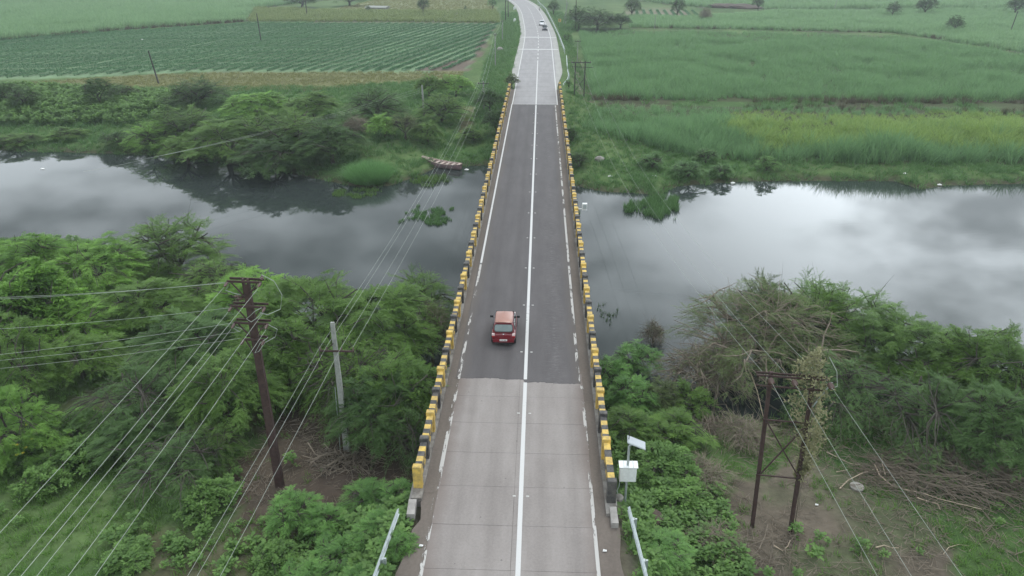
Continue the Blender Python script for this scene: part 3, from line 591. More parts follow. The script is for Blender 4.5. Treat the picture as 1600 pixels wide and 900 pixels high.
mb = MB(); mb.tube([(-.34, .3, 1.02), (0, .45, .98), (.34, .3, 1.02)], .018, 5); mb.build('handlebar', M['blackpl'], mo)
mb = MB(); mb.lathe((0, 0, 0), [(.09, 0), (.08, .06), (.02, .08)], 10); mb.build('headlight', M['lampw'], mo, (0, .52, .88), (-math.pi/2, 0, 0))
# rider: one skinned body
pv = [(0, -.12, .86), (0, -.06, 1.12), (0, 0, 1.36), (0, .03, 1.48), (0, .06, 1.62), (.19, .0, 1.34), (.27, .12, 1.12), (.3, .32, 1.06), (-.19, .0, 1.34), (-.27, .12, 1.12), (-.3, .32, 1.06), (.1, -.1, .82), (.2, .3, .72), (.17, .12, .3), (.17, .26, .26), (-.1, -.1, .82), (-.2, .3, .72), (-.17, .12, .3), (-.17, .26, .26)]
pe = [(0, 1), (1, 2), (2, 3), (3, 4), (2, 5), (5, 6), (6, 7), (2, 8), (8, 9), (9, 10), (0, 11), (11, 12), (12, 13), (13, 14), (0, 15), (15, 16), (16, 17), (17, 18)]
pr = [.14, .14, .15, .055, .105, .065, .05, .04, .065, .05, .04, .1, .075, .05, .045, .1, .075, .05, .045]
pm_ = bpy.data.meshes.new('person'); pm_.from_pydata(pv, pe, []); pm_.materials.append(M['cloth'])
person = link('person', pm_, None, (-0.2, 308, 0.0), (0, 0, math.pi+rad(6)))
sk = person.modifiers.new('skin', 'SKIN')
for i, v in enumerate(pm_.skin_vertices[0].data if pm_.skin_vertices else []): v.radius = (pr[i], pr[i])
if not pm_.skin_vertices:
    bm = bmesh.new(); bm.from_mesh(pm_); ly = bm.verts.layers.skin.verify(); bm.verts.ensure_lookup_table()
    for i, v in enumerate(bm.verts): v[ly].radius = (pr[i], pr[i])
    bm.verts[0][ly].use_root = True; bm.to_mesh(pm_); bm.free()
subsurf(person, 1)
tag(person, 'distant rider in a pale shirt sitting on the dark motorcycle', 'person')
mb = MB(); mb.lathe((0, 0.07, 1.66), [(.06, -.1), (.11, -.04), (.115, .03), (.08, .1), (.02, .12)], 10); mb.build('hair', M['blackpl'], person)

# ------------------------------------------------------------------ guard rails, monitoring post, signs
def wbeam(root, a, b, posts, mat=None):
    a = Vector(a); b = Vector(b); d = b-a; M3 = d.to_track_quat('Y', 'Z').to_matrix()
    pr_ = [(0.0, -.155), (.035, -.13), (.08, -.10), (.08, -.06), (.02, -.015), (.02, .015), (.08, .06), (.08, .10), (.035, .13), (0, .155)]
    mb = MB(); secs = []
    for e in (0, d.length):
        secs.append([a+M3 @ Vector((x, e, z)) for x, z in pr_]+[a+M3 @ Vector((x-.012, e, z)) for x, z in pr_[::-1]])
    loft(mb, secs); mb.build('beam', mat or M['galv'], root)
    for p in posts:
        c = a+d*p; g_ = gz(c.x+root.location.x, c.y+root.location.y)-root.location.z
        mb = MB(); mb.box((c.x+.13, c.y, (g_-.3+c.z+.1)/2), (.12, .07, c.z+.1-g_+.3)); mb.box((c.x+.05, c.y, c.z), (.08, .15, .2)); mb.build('post', M['galv'], root)
def guard(a, b, label, posts=(0.1, 0.5, 0.9), group='guard rails along the road'):
    r = empty('guard_rail', (0, 0, 0), label, 'guard rail', group); wbeam(r, a, b, posts); return r
guard((-5.12, 23.9, .5), (-5.95, 13.0, .42), 'tilted silvery guard rail half buried in bright bushes left of the road', (0.25, 0.6))
guard((4.62, 24.25, .62), (5.4, 13.0, .62), 'silvery guard rail beside the near right edge of the road', (0.06, 0.26, 0.5, .75))
def farrail(pts, label, n):
    r = empty('guard_rail', (0, 0, 0), label, 'guard rail', 'guard rails along the road')
    for i in range(len(pts)-1): wbeam(r, pts[i], pts[i+1], [k/n for k in range(n)])
ry = np.array([181, 196, 212, 232, 254, 280, 310, 340, 368]); rx = np.interp(ry, [179, 209, 256, 312, 363], [6.2, 5.6, 4.2, 2.3, -1.6])
farrail([(x, y, .62) for x, y in zip(rx, ry)], 'long pale guard rail following the far road round its bend', 4)
farrail([(5.95, 153, .6), (6.3, 169, .6)], 'short straight piece of pale guard rail beyond the far end of the bridge', 3)
farrail([(5.9, 148, .55), (6.0, 143, .5), (5.6, 138, .38), (4.7, 133.5, .2)], 'bent pale guard rail curling down to the far end of the bridge', 2)
r = empty('guard_rail', (8.6, 19.8, gz(8.6, 19.8)), 'fallen grey length of guard rail lying in the scrub at the lower right', 'guard rail'); a_ = Vector((0, 1.6, .25)); wbeam(r, (0, 1.9, .35), (0.5, -1.8, .3), ())
mb = MB(); mb.bar((6.05, 21.95, gz(6.05, 21.95)+.14), (7.0, 22.35, gz(7, 22.35)+.2), .12, .03); tag(mb.build('metal_strip', M['galv']), 'thin grey metal strip lying on the weeds right of the guard rail', 'metal strip')

st = empty('monitoring_station', (4.75, 26.4, -0.55), 'solar powered monitoring post with white cabinet beside the black end post', 'monitoring post')
mb = MB(); mb.tube([(0, 0, -.3), (-.02, 0, 2.85)], .055, 10); mb.build('pole', M['galv'], st)
mb = MB(); mb.box((0.02, .04, 1.32), (.74, .3, .78)); cab = mb.build('cabinet', M['white'], st)
mb = MB(); mb.add([(-.40, -.16, 1.72), (.44, -.16, 1.72), (.44, .24, 1.80), (-.40, .24, 1.80), (-.40, -.16, 1.75), (.44, -.16, 1.75), (.44, .24, 1.83), (-.40, .24, 1.83)], [(3, 2, 1, 0), (4, 5, 6, 7), (0, 1, 5, 4), (1, 2, 6, 5), (2, 3, 7, 6), (3, 0, 4, 7)]); mb.build('lid', M['white'], cab)
for x in (-.19, .02, .23): mb = MB(); mb.bar((x, -.16, 1.756), (x, .22, 1.834), .02, .012); mb.build('rib', M['galv'], cab)
for s in (-1, 1): mb = MB(); mb.box((s*.19+.02, -.115, 1.3), (.33, .015, .68)); mb.build('door', M['white'], cab)
R_ = Matrix.Rotation(rad(24), 3, 'Y') @ Matrix.Rotation(rad(12), 3, 'X')
mb = MB(); mb.box((.28, 0, 3.0), (.88, .46, .035), M=R_); sp_ = mb.build('solar_panel', M['galv'], st)
mb = MB(); mb.box((.288, 0, 3.024), (.83, .41, .012), M=R_); mb.build('panel_face', M['panel'], sp_)
mb = MB(); mb.bar((-.02, 0, 2.8), (.2, 0, 2.98), .05, .05); mb.build('bracket', M['galv'], st)
mb = MB(); mb.tube([(-.05, 0, 2.75), (-.06, 0, 3.6)], .02, 5); mb.build('antenna', M['blackpl'], st)
mb = MB(); mb.tube([(-.3, 0, .95), (-.34, -.05, .6), (-.42, -.1, .4), (-.36, -.1, .22)], .018, 5); mb.build('cable', M['galv'], st)
tag(MB().lathe((0, 0, 0), [(.2, 0), (.22, .12), (.12, .22), (.04, .25)], 8).build('stone', M['stone'], None, (4.42, 26.1, -.45)), 'pale stone at the foot of the monitoring post', 'stone')
sn = empty('water_level_sensor', (4.1, 62.4, .9), 'white sensor box on a bracket outside the right bridge railing', 'sensor')
mb = MB(); mb.bar((0, 0, .1), (.62, 0, .12), .07, .07); mb.build('arm', M['white'], sn)
mb = MB(); mb.box((.62, 0, .34), (.42, .28, .6)); bx = mb.build('housing', M['white'], sn)
mb = MB(); mb.box((.62, -.15, .36), (.3, .02, .4)); mb.build('door_panel', M['galv'], bx)
def sign(x, y, label, name='road_sign'):
    z = gz(x, y); r = empty(name, (x, y, z), label, 'road sign')
    mb = MB(); mb.tube([(0, 0, -.2), (0, 0, 2.4)], .05, 6); mb.build('post', M['galv'], r)
    mb = MB(); mb.box((0, -.06, 2.3), (.9, .05, 1.0)); bd = mb.build('board', M['yellow'], r)
    mb = MB(); mb.add([(-.1, -.09, 1.95), (.12, -.09, 2.3), (-.1, -.09, 2.65), (-.28, -.09, 2.65), (-.06, -.09, 2.3), (-.28, -.09, 1.95)], [(0, 1, 2, 3, 4, 5)]); mb.build('chevron', M['black'], bd)
sign(6.8, 258, 'small yellow chevron sign beside the guard rail at the far bend')
for (px, py, lb) in ((809, 30, 'white marker stone on the left verge of the far road, nearer one'), (808, 13, 'white marker stone on the left verge of the far road, farther one')):
    x, y = U(px-1, py, 0); z = gz(x-.8, y); mb = MB(); mb.add([(-.45, -.15, -.3), (.45, -.15, -.3), (.45, .15, -.3), (-.45, .15, -.3), (-.45, -.15, .7), (.45, -.15, .7), (.45, .15, .7), (-.45, .15, .7), (-.25, -.15, 1.05), (.25, -.15, 1.05), (.25, .15, 1.05), (-.25, .15, 1.05)],
        [(0, 1, 5, 4), (1, 2, 6, 5), (2, 3, 7, 6), (3, 0, 4, 7), (4, 5, 9, 8), (5, 6, 10, 9), (6, 7, 11, 10), (7, 4, 8, 11), (8, 9, 10, 11)])
    tag(mb.build('marker_stone', M['white'], None, (x-.8, y, z)), lb, 'marker stone')

# ------------------------------------------------------------------ boat
def make_boat():
    a = Vector((*U(660, 254, -4.2), -4.2)); b = Vector((*U(720, 262, -4.2), -4.2)); d = b-a
    ang = math.atan2(-d.x, d.y); Lb = d.length
    r = empty('wooden_boat', ((a+b)/2), 'weathered mauve wooden rowing boat moored at the far grassy bank', 'boat', None, ang)
    n = 13; outer = []; inner = []
    for i in range(n):
        t = i/(n-1); y = (t-.5)*Lb
        wd = .78*math.sin(math.pi*min(1, (t*0.86+.02)/1.05))**.75 if t < .62 else .78*(1-.5*((t-.62)/.38)**2)
        wd = max(wd, .05); zt = .34+.55*(1-t)**3+.22*max(0, t-.55)**1.5*2; zb = -.30+.35*(1-t)**4+.10*t**3
        outer.append([(wd, y, zt), (wd*.92, y, zb*.3+zt*.3), (wd*.62, y, zb), (-wd*.62, y, zb), (-wd*.92, y, zb*.3+zt*.3), (-wd, y, zt)])
        wi = max(wd-.05, .02); inner.append([(wi, y, zt+.002), (wi*.9, y, .12), (wi*.6, y, -.06+.3*(1-t)**4), (-wi*.6, y, -.06+.3*(1-t)**4), (-wi*.9, y, .12), (-wi, y, zt+.002)])
    mb = MB(); m = 6
    for s in outer: mb.v += s
    for i in range(n-1):
        for k in range(m-1): mb.f.append((i*m+k, i*m+k+1, (i+1)*m+k+1, (i+1)*m+k)[::-1]); mb.m.append(0)
    mb.f.append(tuple((n-1)*m+k for k in range(m))); mb.m.append(0); mb.f.append(tuple(range(m))[::-1]); mb.m.append(0)
    mb.build('hull', M['boat'], r)
    mb = MB()
    for s in inner: mb.v += s
    for i in range(n-1):
        for k in range(m-1): mb.f.append((i*m+k, i*m+k+1, (i+1)*m+k+1, (i+1)*m+k)); mb.m.append(0)
    mb.f.append(tuple((n-1)*m+k for k in range(m))[::-1]); mb.m.append(0)
    mb.build('lining', M['boatin'], r)
    for s in (0, 5):
        mb = MB(); mb.tube([Vector(outer[i][s])+Vector((0, 0, .02)) for i in range(n)], .045, 5); mb.build('gunwale', M['boatseat'], r)
    for t in (.27, .40, .53, .66, .8):
        i = t*(n-1); y = (t-.5)*Lb; w_ = np.interp(i, range(n), [s[0][0] for s in outer]); z = np.interp(i, range(n), [s[0][2] for s in outer])
        mb = MB(); mb.box((0, y, z-.09), (2*w_-.1, .33, .04)); mb.build('thwart', M['boatseat'], r)
    i0 = 11; mb = MB(); mb.add([tuple(Vector(outer[12][0])+Vector((-.03, -.02, .0))), tuple(Vector(outer[12][5])+Vector((.03, -.02, .0))), tuple(Vector(outer[11][5])+Vector((.04, 0, .0))), tuple(Vector(outer[11][0])+Vector((-.04, 0, .0)))], [(0, 1, 2, 3)]); mb.build('stern_deck', M['boatseat'], r)
    mb = MB(); mb.add([(0, outer[0][0][1]+.02, outer[0][0][2]), tuple(Vector(outer[2][5])+Vector((.04, 0, 0))), tuple(Vector(outer[2][0])+Vector((-.04, 0, 0)))], [(2, 1, 0)]); mb.build('bow_deck', M['boatin'], r)
    mb = MB(); mb.tube([(.3, -.19*Lb, .1), (.32, -.19*Lb, 1.1)], .025, 5); mb.build('mooring_pin', M['palewood'], r)
make_boat()
tag(MB().box((0, 0, 0), (1.4, .12, .03)).build('driftwood_plank', M['palewood'], None, (*U(668, 264, WATER), WATER+.03), (0, 0, .1)), 'thin pale plank floating beside the wooden boat', 'plank')

# ------------------------------------------------------------------ poles and wires
def insulator(root, p, axis_=(0, 0, 1), name='insulator', r=.07, n=3):
    mb = MB(); prof = [(.025, 0)]
    for i in range(n): prof += [(r, .03+i*.07), (r*.5, .07+i*.07)]
    prof += [(.03, .07*n+.05)]
    mb.lathe((0, 0, 0), prof, 8); o = mb.build(name, M['insul'], root, p); o.rotation_euler = Vector(axis_).to_track_quat('Z', 'Y').to_euler(); return o
def wire(name, pts, label, group, r=.014, sag=0.5, n=24):
    mb = MB(); out = []
    for i in range(len(pts)-1):
        a, b = Vector(pts[i]), Vector(pts[i+1]); s = sag[i] if isinstance(sag, (list, tuple)) else sag
        for k in range(n+(i == len(pts)-2)):
            t = k/n; p = a.lerp(b, t); p.z -= 4*s*t*(1-t); out.append(p)
    mb.tube(out, r, 4); return tag(mb.build(name, M['wire'], None), label, 'wire', group)
# rusty steel pole on the left
PX, PY, PZ = -12.45, 29.3, gz(-12.45, 29.3)
sp1 = empty('steel_pole', (PX, PY, PZ), 'tall rusty steel power pole with stacked cross arms left of the bridge', 'power pole')
Hh = 8.75-PZ
mb = MB()
for s in (-1, 1):
    mb.add([(s*.16-.05, -.12, -.5), (s*.16+.05, -.12, -.5), (s*.16+.05, .12, -.5), (s*.16-.05, .12, -.5), (s*.11-.04, -.09, Hh), (s*.11+.04, -.09, Hh), (s*.11+.04, .09, Hh), (s*.11-.04, .09, Hh)], [(3, 2, 1, 0), (4, 5, 6, 7), (0, 1, 5, 4), (1, 2, 6, 5), (2, 3, 7, 6), (3, 0, 4, 7)])
mb.build('column', M['rust'], sp1)
for i in range(16):
    z = .3+i*.72; k = 1-.3*z/Hh
    mb = MB(); mb.box((0, -.125*k, z), (.36*k, .02, .715)); mb.build('batten_plate', M['rust'], sp1)
arms = [8.68, 7.45, 6.6, 5.75]; half = [.78, .80, .80, .5]
armz = {}
for i, (z, h) in enumerate(zip(arms, half)):
    a = empty('cross_arm', (0, 0, 0)); a.parent = sp1
    for s in (-1, 1):
        mb = MB(); mb.bar((-h, s*.17, z-PZ), (h, s*.17, z-PZ-.04), .06, .1); mb.build('channel', M['rust'], a)
    mb = MB(); mb.bar((-h*.8, -.17, z-PZ), (-.1, -.17, z-PZ-.75), .05, .05); mb.bar((h*.8, -.17, z-PZ), (.1, -.17, z-PZ-.75), .05, .05); mb.build('brace', M['rust'], a)
    for s in (-1, 1): insulator(a, (s*h*.96, -.22, z-PZ-.05), (0, -1, -.1), n=4)
insulator(sp1, (.76, 0, 8.72-PZ), (0, 0, 1), n=2, r=.09); insulator(sp1, (-.35, -.1, 7.9-PZ), (-.7, -.5, .3), n=3); insulator(sp1, (-.2, -.1, 7.8-PZ), (-.9, -.2, .1), n=3)
mb = MB(); mb.bar((-.55, -.1, 7.72-PZ), (.5, -.1, 8.35-PZ), .07, .07); mb.bar((-.6, .1, 7.6-PZ), (.0, .1, 7.9-PZ), .06, .06); mb.build('strut', M['rust'], sp1)
for pts in ([(.76, 0, 8.95), (1.25, .1, 8.6), (1.5, .15, 7.9), (1.35, .1, 7.2), (.8, -.1, 7.0), (.5, -.2, 7.15)], [(.8, -.2, 7.4), (.45, -.3, 7.0), (.1, -.35, 6.75), (-.1, -.35, 6.9), (.35, -.35, 7.3), (.65, -.3, 7.45)],
            [(.8, -.2, 6.55), (1.1, 0, 6.2), (.95, 0, 5.8), (.5, -.2, 5.6), (.2, -.3, 5.2), (0, -.3, 5.1), (.3, -.3, 5.6), (.7, -.25, 5.9)], [(-.7, -.3, 8.5), (-.9, -.2, 8.25), (-.6, 0, 8.0), (-.3, -.1, 8.0)], [(-.8, -.3, 6.4), (-.6, -.2, 6.15), (-.45, -.2, 6.3), (-.7, -.3, 6.45)]):
    mb = MB(); mb.tube([(x, y, z-PZ) for x, y, z in pts], .018, 5); mb.build('jumper_cable', M['wire'], sp1)
six = [('leftmost', -.78, 8.6, -13.9), ('second from left', -.80, 7.38, -13.7), ('third from left', .76, 8.6, -12.5), ('fourth from left', -.80, 6.52, -13.6), ('second from right', .80, 7.38, -12.1), ('rightmost', .80, 6.52, -11.9)]
for nm, dx, z, xe in six:
    wire('overhead_wire', [(PX+dx, PY-.55, z-.05), (xe+.2, -22, z+.2)], nm+' of six wires dropping from the rusty pole to the lower left', 'wires from the rusty pole towards the camera', r=.009, sag=.45)
for i, (z, p0, h_) in enumerate(((8.62, (-60, 459), 'topmost'), (8.5, (-60, 456), 'second'), (7.35, (-60, 507), 'third'), (6.5, (-60, 549.5), 'fourth'), (6.1, (-60, 558), 'fifth'), (5.65, (-60, 571), 'lowest'))):
    x, y = U(*p0, z-.3); a = Vector((PX-.7, PY+(.1 if i % 2 else -.1), z)); e = Vector((x, y, z-.3)); e2 = a+(e-a)*2.6; e2.z = z+.2
    wire('overhead_wire', [a, e2], h_+' of the bare wires running level from the rusty pole to the left', 'wires from the rusty pole to the left', r=.0075, sag=.75)
# pale concrete pole
QX, QY = -9.75, 32.45; QZ = gz(QX, QY)
sp2 = empty('concrete_pole', (QX, QY, QZ), 'pale concrete power pole with one cross arm under the trees left of the bridge', 'power pole')
def taper(mb, h, a, b, mi=0, dz=-.4): return mb.add([(-a, -a*.8, dz), (a, -a*.8, dz), (a, a*.8, dz), (-a, a*.8, dz), (-b, -b*.8, h), (b, -b*.8, h), (b, b*.8, h), (-b, b*.8, h)], [(3, 2, 1, 0), (4, 5, 6, 7), (0, 1, 5, 4), (1, 2, 6, 5), (2, 3, 7, 6), (3, 0, 4, 7)], mi)
taper(MB(), 4.95-QZ, .17, .095).build('column', M['pcc'], sp2)
az = 3.35-QZ
mb = MB(); mb.bar((-.78, -.12, az), (1.0, -.12, az), .07, .09); arm = mb.build('cross_arm', M['rust'], sp2)
mb = MB(); mb.bar((-.5, -.12, az), (-.05, -.12, az+.45), .04, .04); mb.build('brace', M['rust'], arm)
for x in (-.74, -.42, .35, .95): insulator(sp2, (x, -.12, az+.04), (0, 0, 1), n=2, r=.05)
mb = MB(); mb.tube([(-.2, -.2, 1.2-QZ), (-.25, -.25, -1.2-QZ), (-.3, -.3, .0)], .015, 5); mb.build('earth_wire', M['galv'], sp2)
# poles beyond the river, left
def pole(px, py, ztop_px, zbase, label, mat, arm_=0.0, name='power_pole', w_=.13, group='far power poles', braces=False, lean=0.0, base=None):
    x, y = base if base else U(px, py, zbase); z = gz(x, y)
    dist = math.hypot(y*math.cos(PITCH)+(CAM[2]-z)*math.sin(PITCH), 0)
    lo, hi = 0.5, 16
    for _ in range(40):                       # height whose top reaches the wanted row of the photograph
        h = (lo+hi)/2; d = CAM[2]-(z+h); yf = y*math.cos(YAW)-(x-CAM[0])*math.sin(YAW)
        row = 450+F_PX*(d*math.cos(PITCH)-yf*math.sin(PITCH))/(yf*math.cos(PITCH)+d*math.sin(PITCH))
        if row < ztop_px: hi = h
        else: lo = h
    r = empty(name, (x, y, z), label, 'power pole', group)
    o = taper(MB(), h, w_, w_*.65).build('column', mat, r); o.rotation_euler = (0, lean, 0)
    if arm_:
        mb = MB(); mb.bar((-arm_, -.1, h-.35), (arm_, -.1, h-.35), .08, .1); mb.build('cross_arm', M['darksteel'], r)
        for s in (-1, 0, 1): insulator(r, (s*arm_*.9+lean*h, -.1, h-.3), n=2, r=.06)
    return r, Vector((x, y, z+h))
_, pA = pole(756, 176, 127, -2.5, 'pale concrete pole with a small cross arm beside the far left end of the bridge', M['pcc'], 0.9, w_=.15)
_, pB = pole(663, 188, 133, -2.5, 'lone pale concrete pole among the bushes on the far left bank', M['pcc'], 0.0, w_=.16, lean=-.02)
_, pC = pole(248, 131, 79, -2, 'leaning dark pole between two dark bushes at the edge of the crop field', M['darksteel'], 0.0, w_=.13, lean=-.12)
_, pD = pole(408, 64, 21, -2, 'dark pole standing in the middle of the crop rows', M['darksteel'], 0.0, w_=.14, lean=-.03)
pole(480, 26, -6, -2, 'dark pole at the corner of the maize field', M['darksteel'], 0.0, w_=.16)
_, pE = pole(774, 101, 52, -1.5, 'short pale pole at the right edge of the crop field, nearest the bridge', M['pcc'], 0.4, w_=.13)
_, pF = pole(785, 61, 31, -1.5, 'short pale pole at the right edge of the crop field, farther one', M['pcc'], 0.4, w_=.14)
pole(790, 31, -12, -1.5, 'tall dark pole left of the far road, left of a close pair', M['darksteel'], 0.6, w_=.16)
pole(794, 26, -18, -1.5, 'tall dark pole left of the far road, right of a close pair', M['darksteel'], 0.6, w_=.16)
pole(899, 42, -24, -1.5, 'tall dark pole in front of the dark thicket right of the far road', M['darksteel'], 0.5, w_=.16)
pole(880, 35, 2, -1.5, 'pale slanting pole beside the far guard rail, left of a pair', M['pcc'], 0.0, w_=.13, lean=.2)
pole(884, 36, -2, -1.5, 'pale upright pole beside the far guard rail, right of a pair', M['pcc'], 0.0, w_=.13)
pole(902, 95, 62, -1.5, 'thin grey pole with a forked top at the corner of the cane field', M['pcc'], 0.7, w_=.09)
pole(1023, 43, 24, -1.5, 'thin pale pole at the back edge of the cane field', M['pcc'], 0.0, w_=.11)
pole(1394, 20, 2, -1.5, 'pale pole in front of a small dark tree on the far right', M['pcc'], 0.0, w_=.15, lean=.1)
pole(1303, 16, -2, -1.5, 'pale pole beside the strip of dark soil far to the right', M['pcc'], 0.0, w_=.14, lean=.1)
pole(1579, 48, 17, -1.5, 'dark leaning pole beside the far right hedge of cane', M['darksteel'], 0.4, w_=.13, lean=.1)
qa = [Vector((QX+x, QY-.12, QZ+az+.25)) for x in (-.74, -.42, .35, .95)]
fa = [pA+Vector((x, -.1, -.1)) for x in (-.85, -.5, .3, .85)]
nmq = ('outer left', 'inner left', 'middle', 'right')
for i in range(4):
    pts = [fa[i], qa[i]]; sg = [1.3]
    if i < 3: pts.append(Vector((qa[i].x-1.6, -22, 3.9))); sg.append(.7)
    wire('overhead_wire', pts, nmq[i]+' wire over the river from the far left pole to the pale concrete pole', 'wires over the river left of the bridge', r=.008, sag=sg)
for i, x in enumerate((-.3, .3)):
    wire('overhead_wire', [pA+Vector((x, 0, -.2)), pE+Vector((x, 0, -.2)), pF+Vector((x, 0, -.2))], ('left', 'right')[i]+' wire running on from the far left pole past the crop field', 'wires along the crop field', r=.012, sag=.6)
for i, dz in enumerate((0, -.5, -.9)):
    wire('overhead_wire', [pB+Vector((0, 0, -.3+dz*.8)), Vector((*U(228, 248, .6+dz), .6+dz)), Vector((*U(130, 268, 1.2+dz), 1.2+dz))], ('upper', 'middle', 'lower')[i]+' of the dark wires crossing the far left trees above the water', 'wires over the far left trees', r=.009, sag=[.5, .1])
# H-pole on the right near bank
HX = [(11.1, 27.4), (12.85, 27.2)]; LEAN = -.047; hz0 = [gz(*p) for p in HX]; HT = 5.45
hp = empty('double_pole', (HX[0][0], HX[0][1], hz0[0]), 'rusty two-legged power pole with braces standing on bare soil right of the bridge', 'power pole')
def rel(x, y, z): return Vector((x-HX[0][0], y-HX[0][1], z-hz0[0]))
for (x, y), zg in zip(HX, hz0):
    mb = MB(); mb.bar(rel(x, y, zg-.8), rel(x+LEAN*(HT+.15-zg), y, HT+.15), .13, .16); mb.build('leg', M['rust'], hp)
dv = Vector((HX[1][0]-HX[0][0], HX[1][1]-HX[0][1], 0)); dv.normalize()
def hpt(t, z, off=0.0): p = Vector((HX[0][0], HX[0][1], 0))+dv*t; return rel(p.x-dv.y*off+LEAN*(z-hz0[0]), p.y+dv.x*off, z)
Wd = math.hypot(HX[1][0]-HX[0][0], HX[1][1]-HX[0][1])
for off in (-.12, .12): mb = MB(); mb.bar(hpt(-.6, HT, off), hpt(Wd+.6, HT, off), .05, .08); mb.build('cross_arm', M['rust'], hp)
mb = MB(); mb.bar(hpt(-.6, HT-.5, -.14), hpt(Wd+.4, HT-.5, -.14), .05, .07); mb.build('cross_arm', M['rust'], hp)
mb = MB(); mb.bar(hpt(-.15, 3.2, -.12), hpt(Wd+.15, 3.2, -.12), .05, .06); mb.build('tie_bar', M['rust'], hp)
mb = MB(); mb.bar(hpt(-.15, .15, -.12), hpt(Wd+.2, .15, -.12), .05, .06); mb.build('tie_bar', M['rust'], hp)
mb = MB(); mb.bar(hpt(.05, .25, -.13), hpt(Wd-.05, 3.1, -.13), .05, .06); mb.build('brace', M['rust'], hp)
mb = MB(); mb.bar(hpt(.05, 3.1, -.165), hpt(Wd-.05, .25, -.165), .05, .06); mb.build('brace', M['rust'], hp)
mb = MB(); mb.bar(hpt(Wd+.1, HT-1.4, -.1), hpt(Wd+.75, HT-.1, -.1), .04, .05); mb.build('stay', M['galv'], hp)
hins = [hpt(-.05, HT-.1, -.25), hpt(Wd*.52, HT-.1, -.25), hpt(Wd+.62, HT-.1, -.25)]
for p in hins: insulator(hp, p, (0, -1, -.05), n=4, r=.13)
mb = MB(); mb.tube([hpt(Wd+.62, HT-.1, -.6), hpt(Wd+.95, HT-.2, -.2), hpt(Wd+.9, HT+.4, 0), hpt(Wd+.6, HT+.9, .3)], .016, 5); mb.build('jumper_cable', M['wire'], hp)
FXH = [U(897, 160, -1.9), U(912, 158, -1.9)]; fz = [gz(*p) for p in FXH]
fp = empty('double_pole', (FXH[0][0], FXH[0][1], fz[0]), 'dark two-legged power pole at the near corner of the far cane field', 'power pole')
FT = 4.8
for (x, y), zg in zip(FXH, fz): mb = MB(); mb.bar((x-FXH[0][0], y-FXH[0][1], -.5), (x-FXH[0][0], y-FXH[0][1], FT-fz[0]), .17, .2); mb.build('leg', M['darksteel'], fp)
dx = FXH[1][0]-FXH[0][0]
mb = MB(); mb.bar((-.7, 0, FT-fz[0]-.08), (dx+.9, 0, FT-fz[0]-.08), .14, .14); mb.build('cross_arm', M['darksteel'], fp)
mb = MB(); mb.bar((-.6, -.1, FT-fz[0]-.75), (dx+1.3, -.1, FT-fz[0]-.85), .07, .08); mb.build('cross_arm', M['darksteel'], fp)
mb = MB(); mb.bar((0, -.1, .6), (dx, -.1, 3.0), .06, .07); mb.build('brace', M['darksteel'], fp)
mb = MB(); mb.bar((0, -.16, 3.0), (dx, -.16, .6), .06, .07); mb.build('brace', M['darksteel'], fp)
for i, x in enumerate((-.6, dx*.5, dx+.8)): insulator(fp, (x, 0, FT-fz[0]), n=2, r=.1)
hw = [Vector((HX[0][0], HX[0][1], hz0[0]))+p+Vector((0, -.35, 0)) for p in hins]
fw_ = [Vector((FXH[0][0]+x, FXH[0][1], FT+.1)) for x in (-.6, dx*.5, dx+.8)]
for i, nm in enumerate(('left', 'middle', 'right')):
    wire('overhead_wire', [fw_[i], hw[i], Vector((hw[i].x+1.2+.3*i, -22, hw[i].z+.9))], nm+' of the three wires over the river right of the bridge', 'wires over the river right of the bridge', r=.008, sag=[3.6, .7])

# ------------------------------------------------------------------ vegetation
def unit(a): return a/np.maximum(np.linalg.norm(a, axis=-1, keepdims=True), 1e-9)
def spray(n, leafl, leafw, droop, seed, twig=True):
    # pinnate frond of unit length along +x: diamonds left and right of a drooping rachis
    r = np.random.default_rng(seed); q = []
    for i in range(n):
        t = (i+.6)/n; o = np.array((t, 0, -droop*t*t)); tp = 1-.55*t*t
        for s in (-1, 1):
            a = rad(r.uniform(38, 68)); d = np.array((math.cos(a), s*math.sin(a), r.uniform(-.45, .15))); d /= np.linalg.norm(d)
            sd = np.cross(d, (r.uniform(-.3, .3), r.uniform(-.3, .3), 1)); sd /= np.linalg.norm(sd)
            l = leafl*tp*r.uniform(.75, 1.2); w_ = leafw*tp*r.uniform(.8, 1.2)
            q += [o, o+d*l*.5+sd*w_, o+d*l, o+d*l*.5-sd*w_]
    return np.array(q)
def rosette(n, leafl, leafw, seed):         # a cluster of broad leaves
    r = np.random.default_rng(seed); q = []
    for i in range(n):
        a = r.uniform(0, 2*math.pi); e = r.uniform(-.3, .8); d = np.array((math.cos(a)*math.cos(e), math.sin(a)*math.cos(e), math.sin(e)))
        o = d*r.uniform(.05, .45); sd = np.cross(d, (0, 0, 1.)); sd /= np.linalg.norm(sd)+1e-9; l = leafl*r.uniform(.6, 1.15); w_ = leafw*r.uniform(.7, 1.2)
        q += [o, o+d*l*.5+sd*w_, o+d*l-np.array((0, 0, .12*l)), o+d*l*.5-sd*w_]
    return np.array(q)
SPR = [spray(9, .27, .046, .28, i) for i in range(5)]
FINE = [spray(11, .20, .033, .35, 20+i) for i in range(4)]
ROS = [rosette(11, .62, .17, 40+i) for i in range(5)]
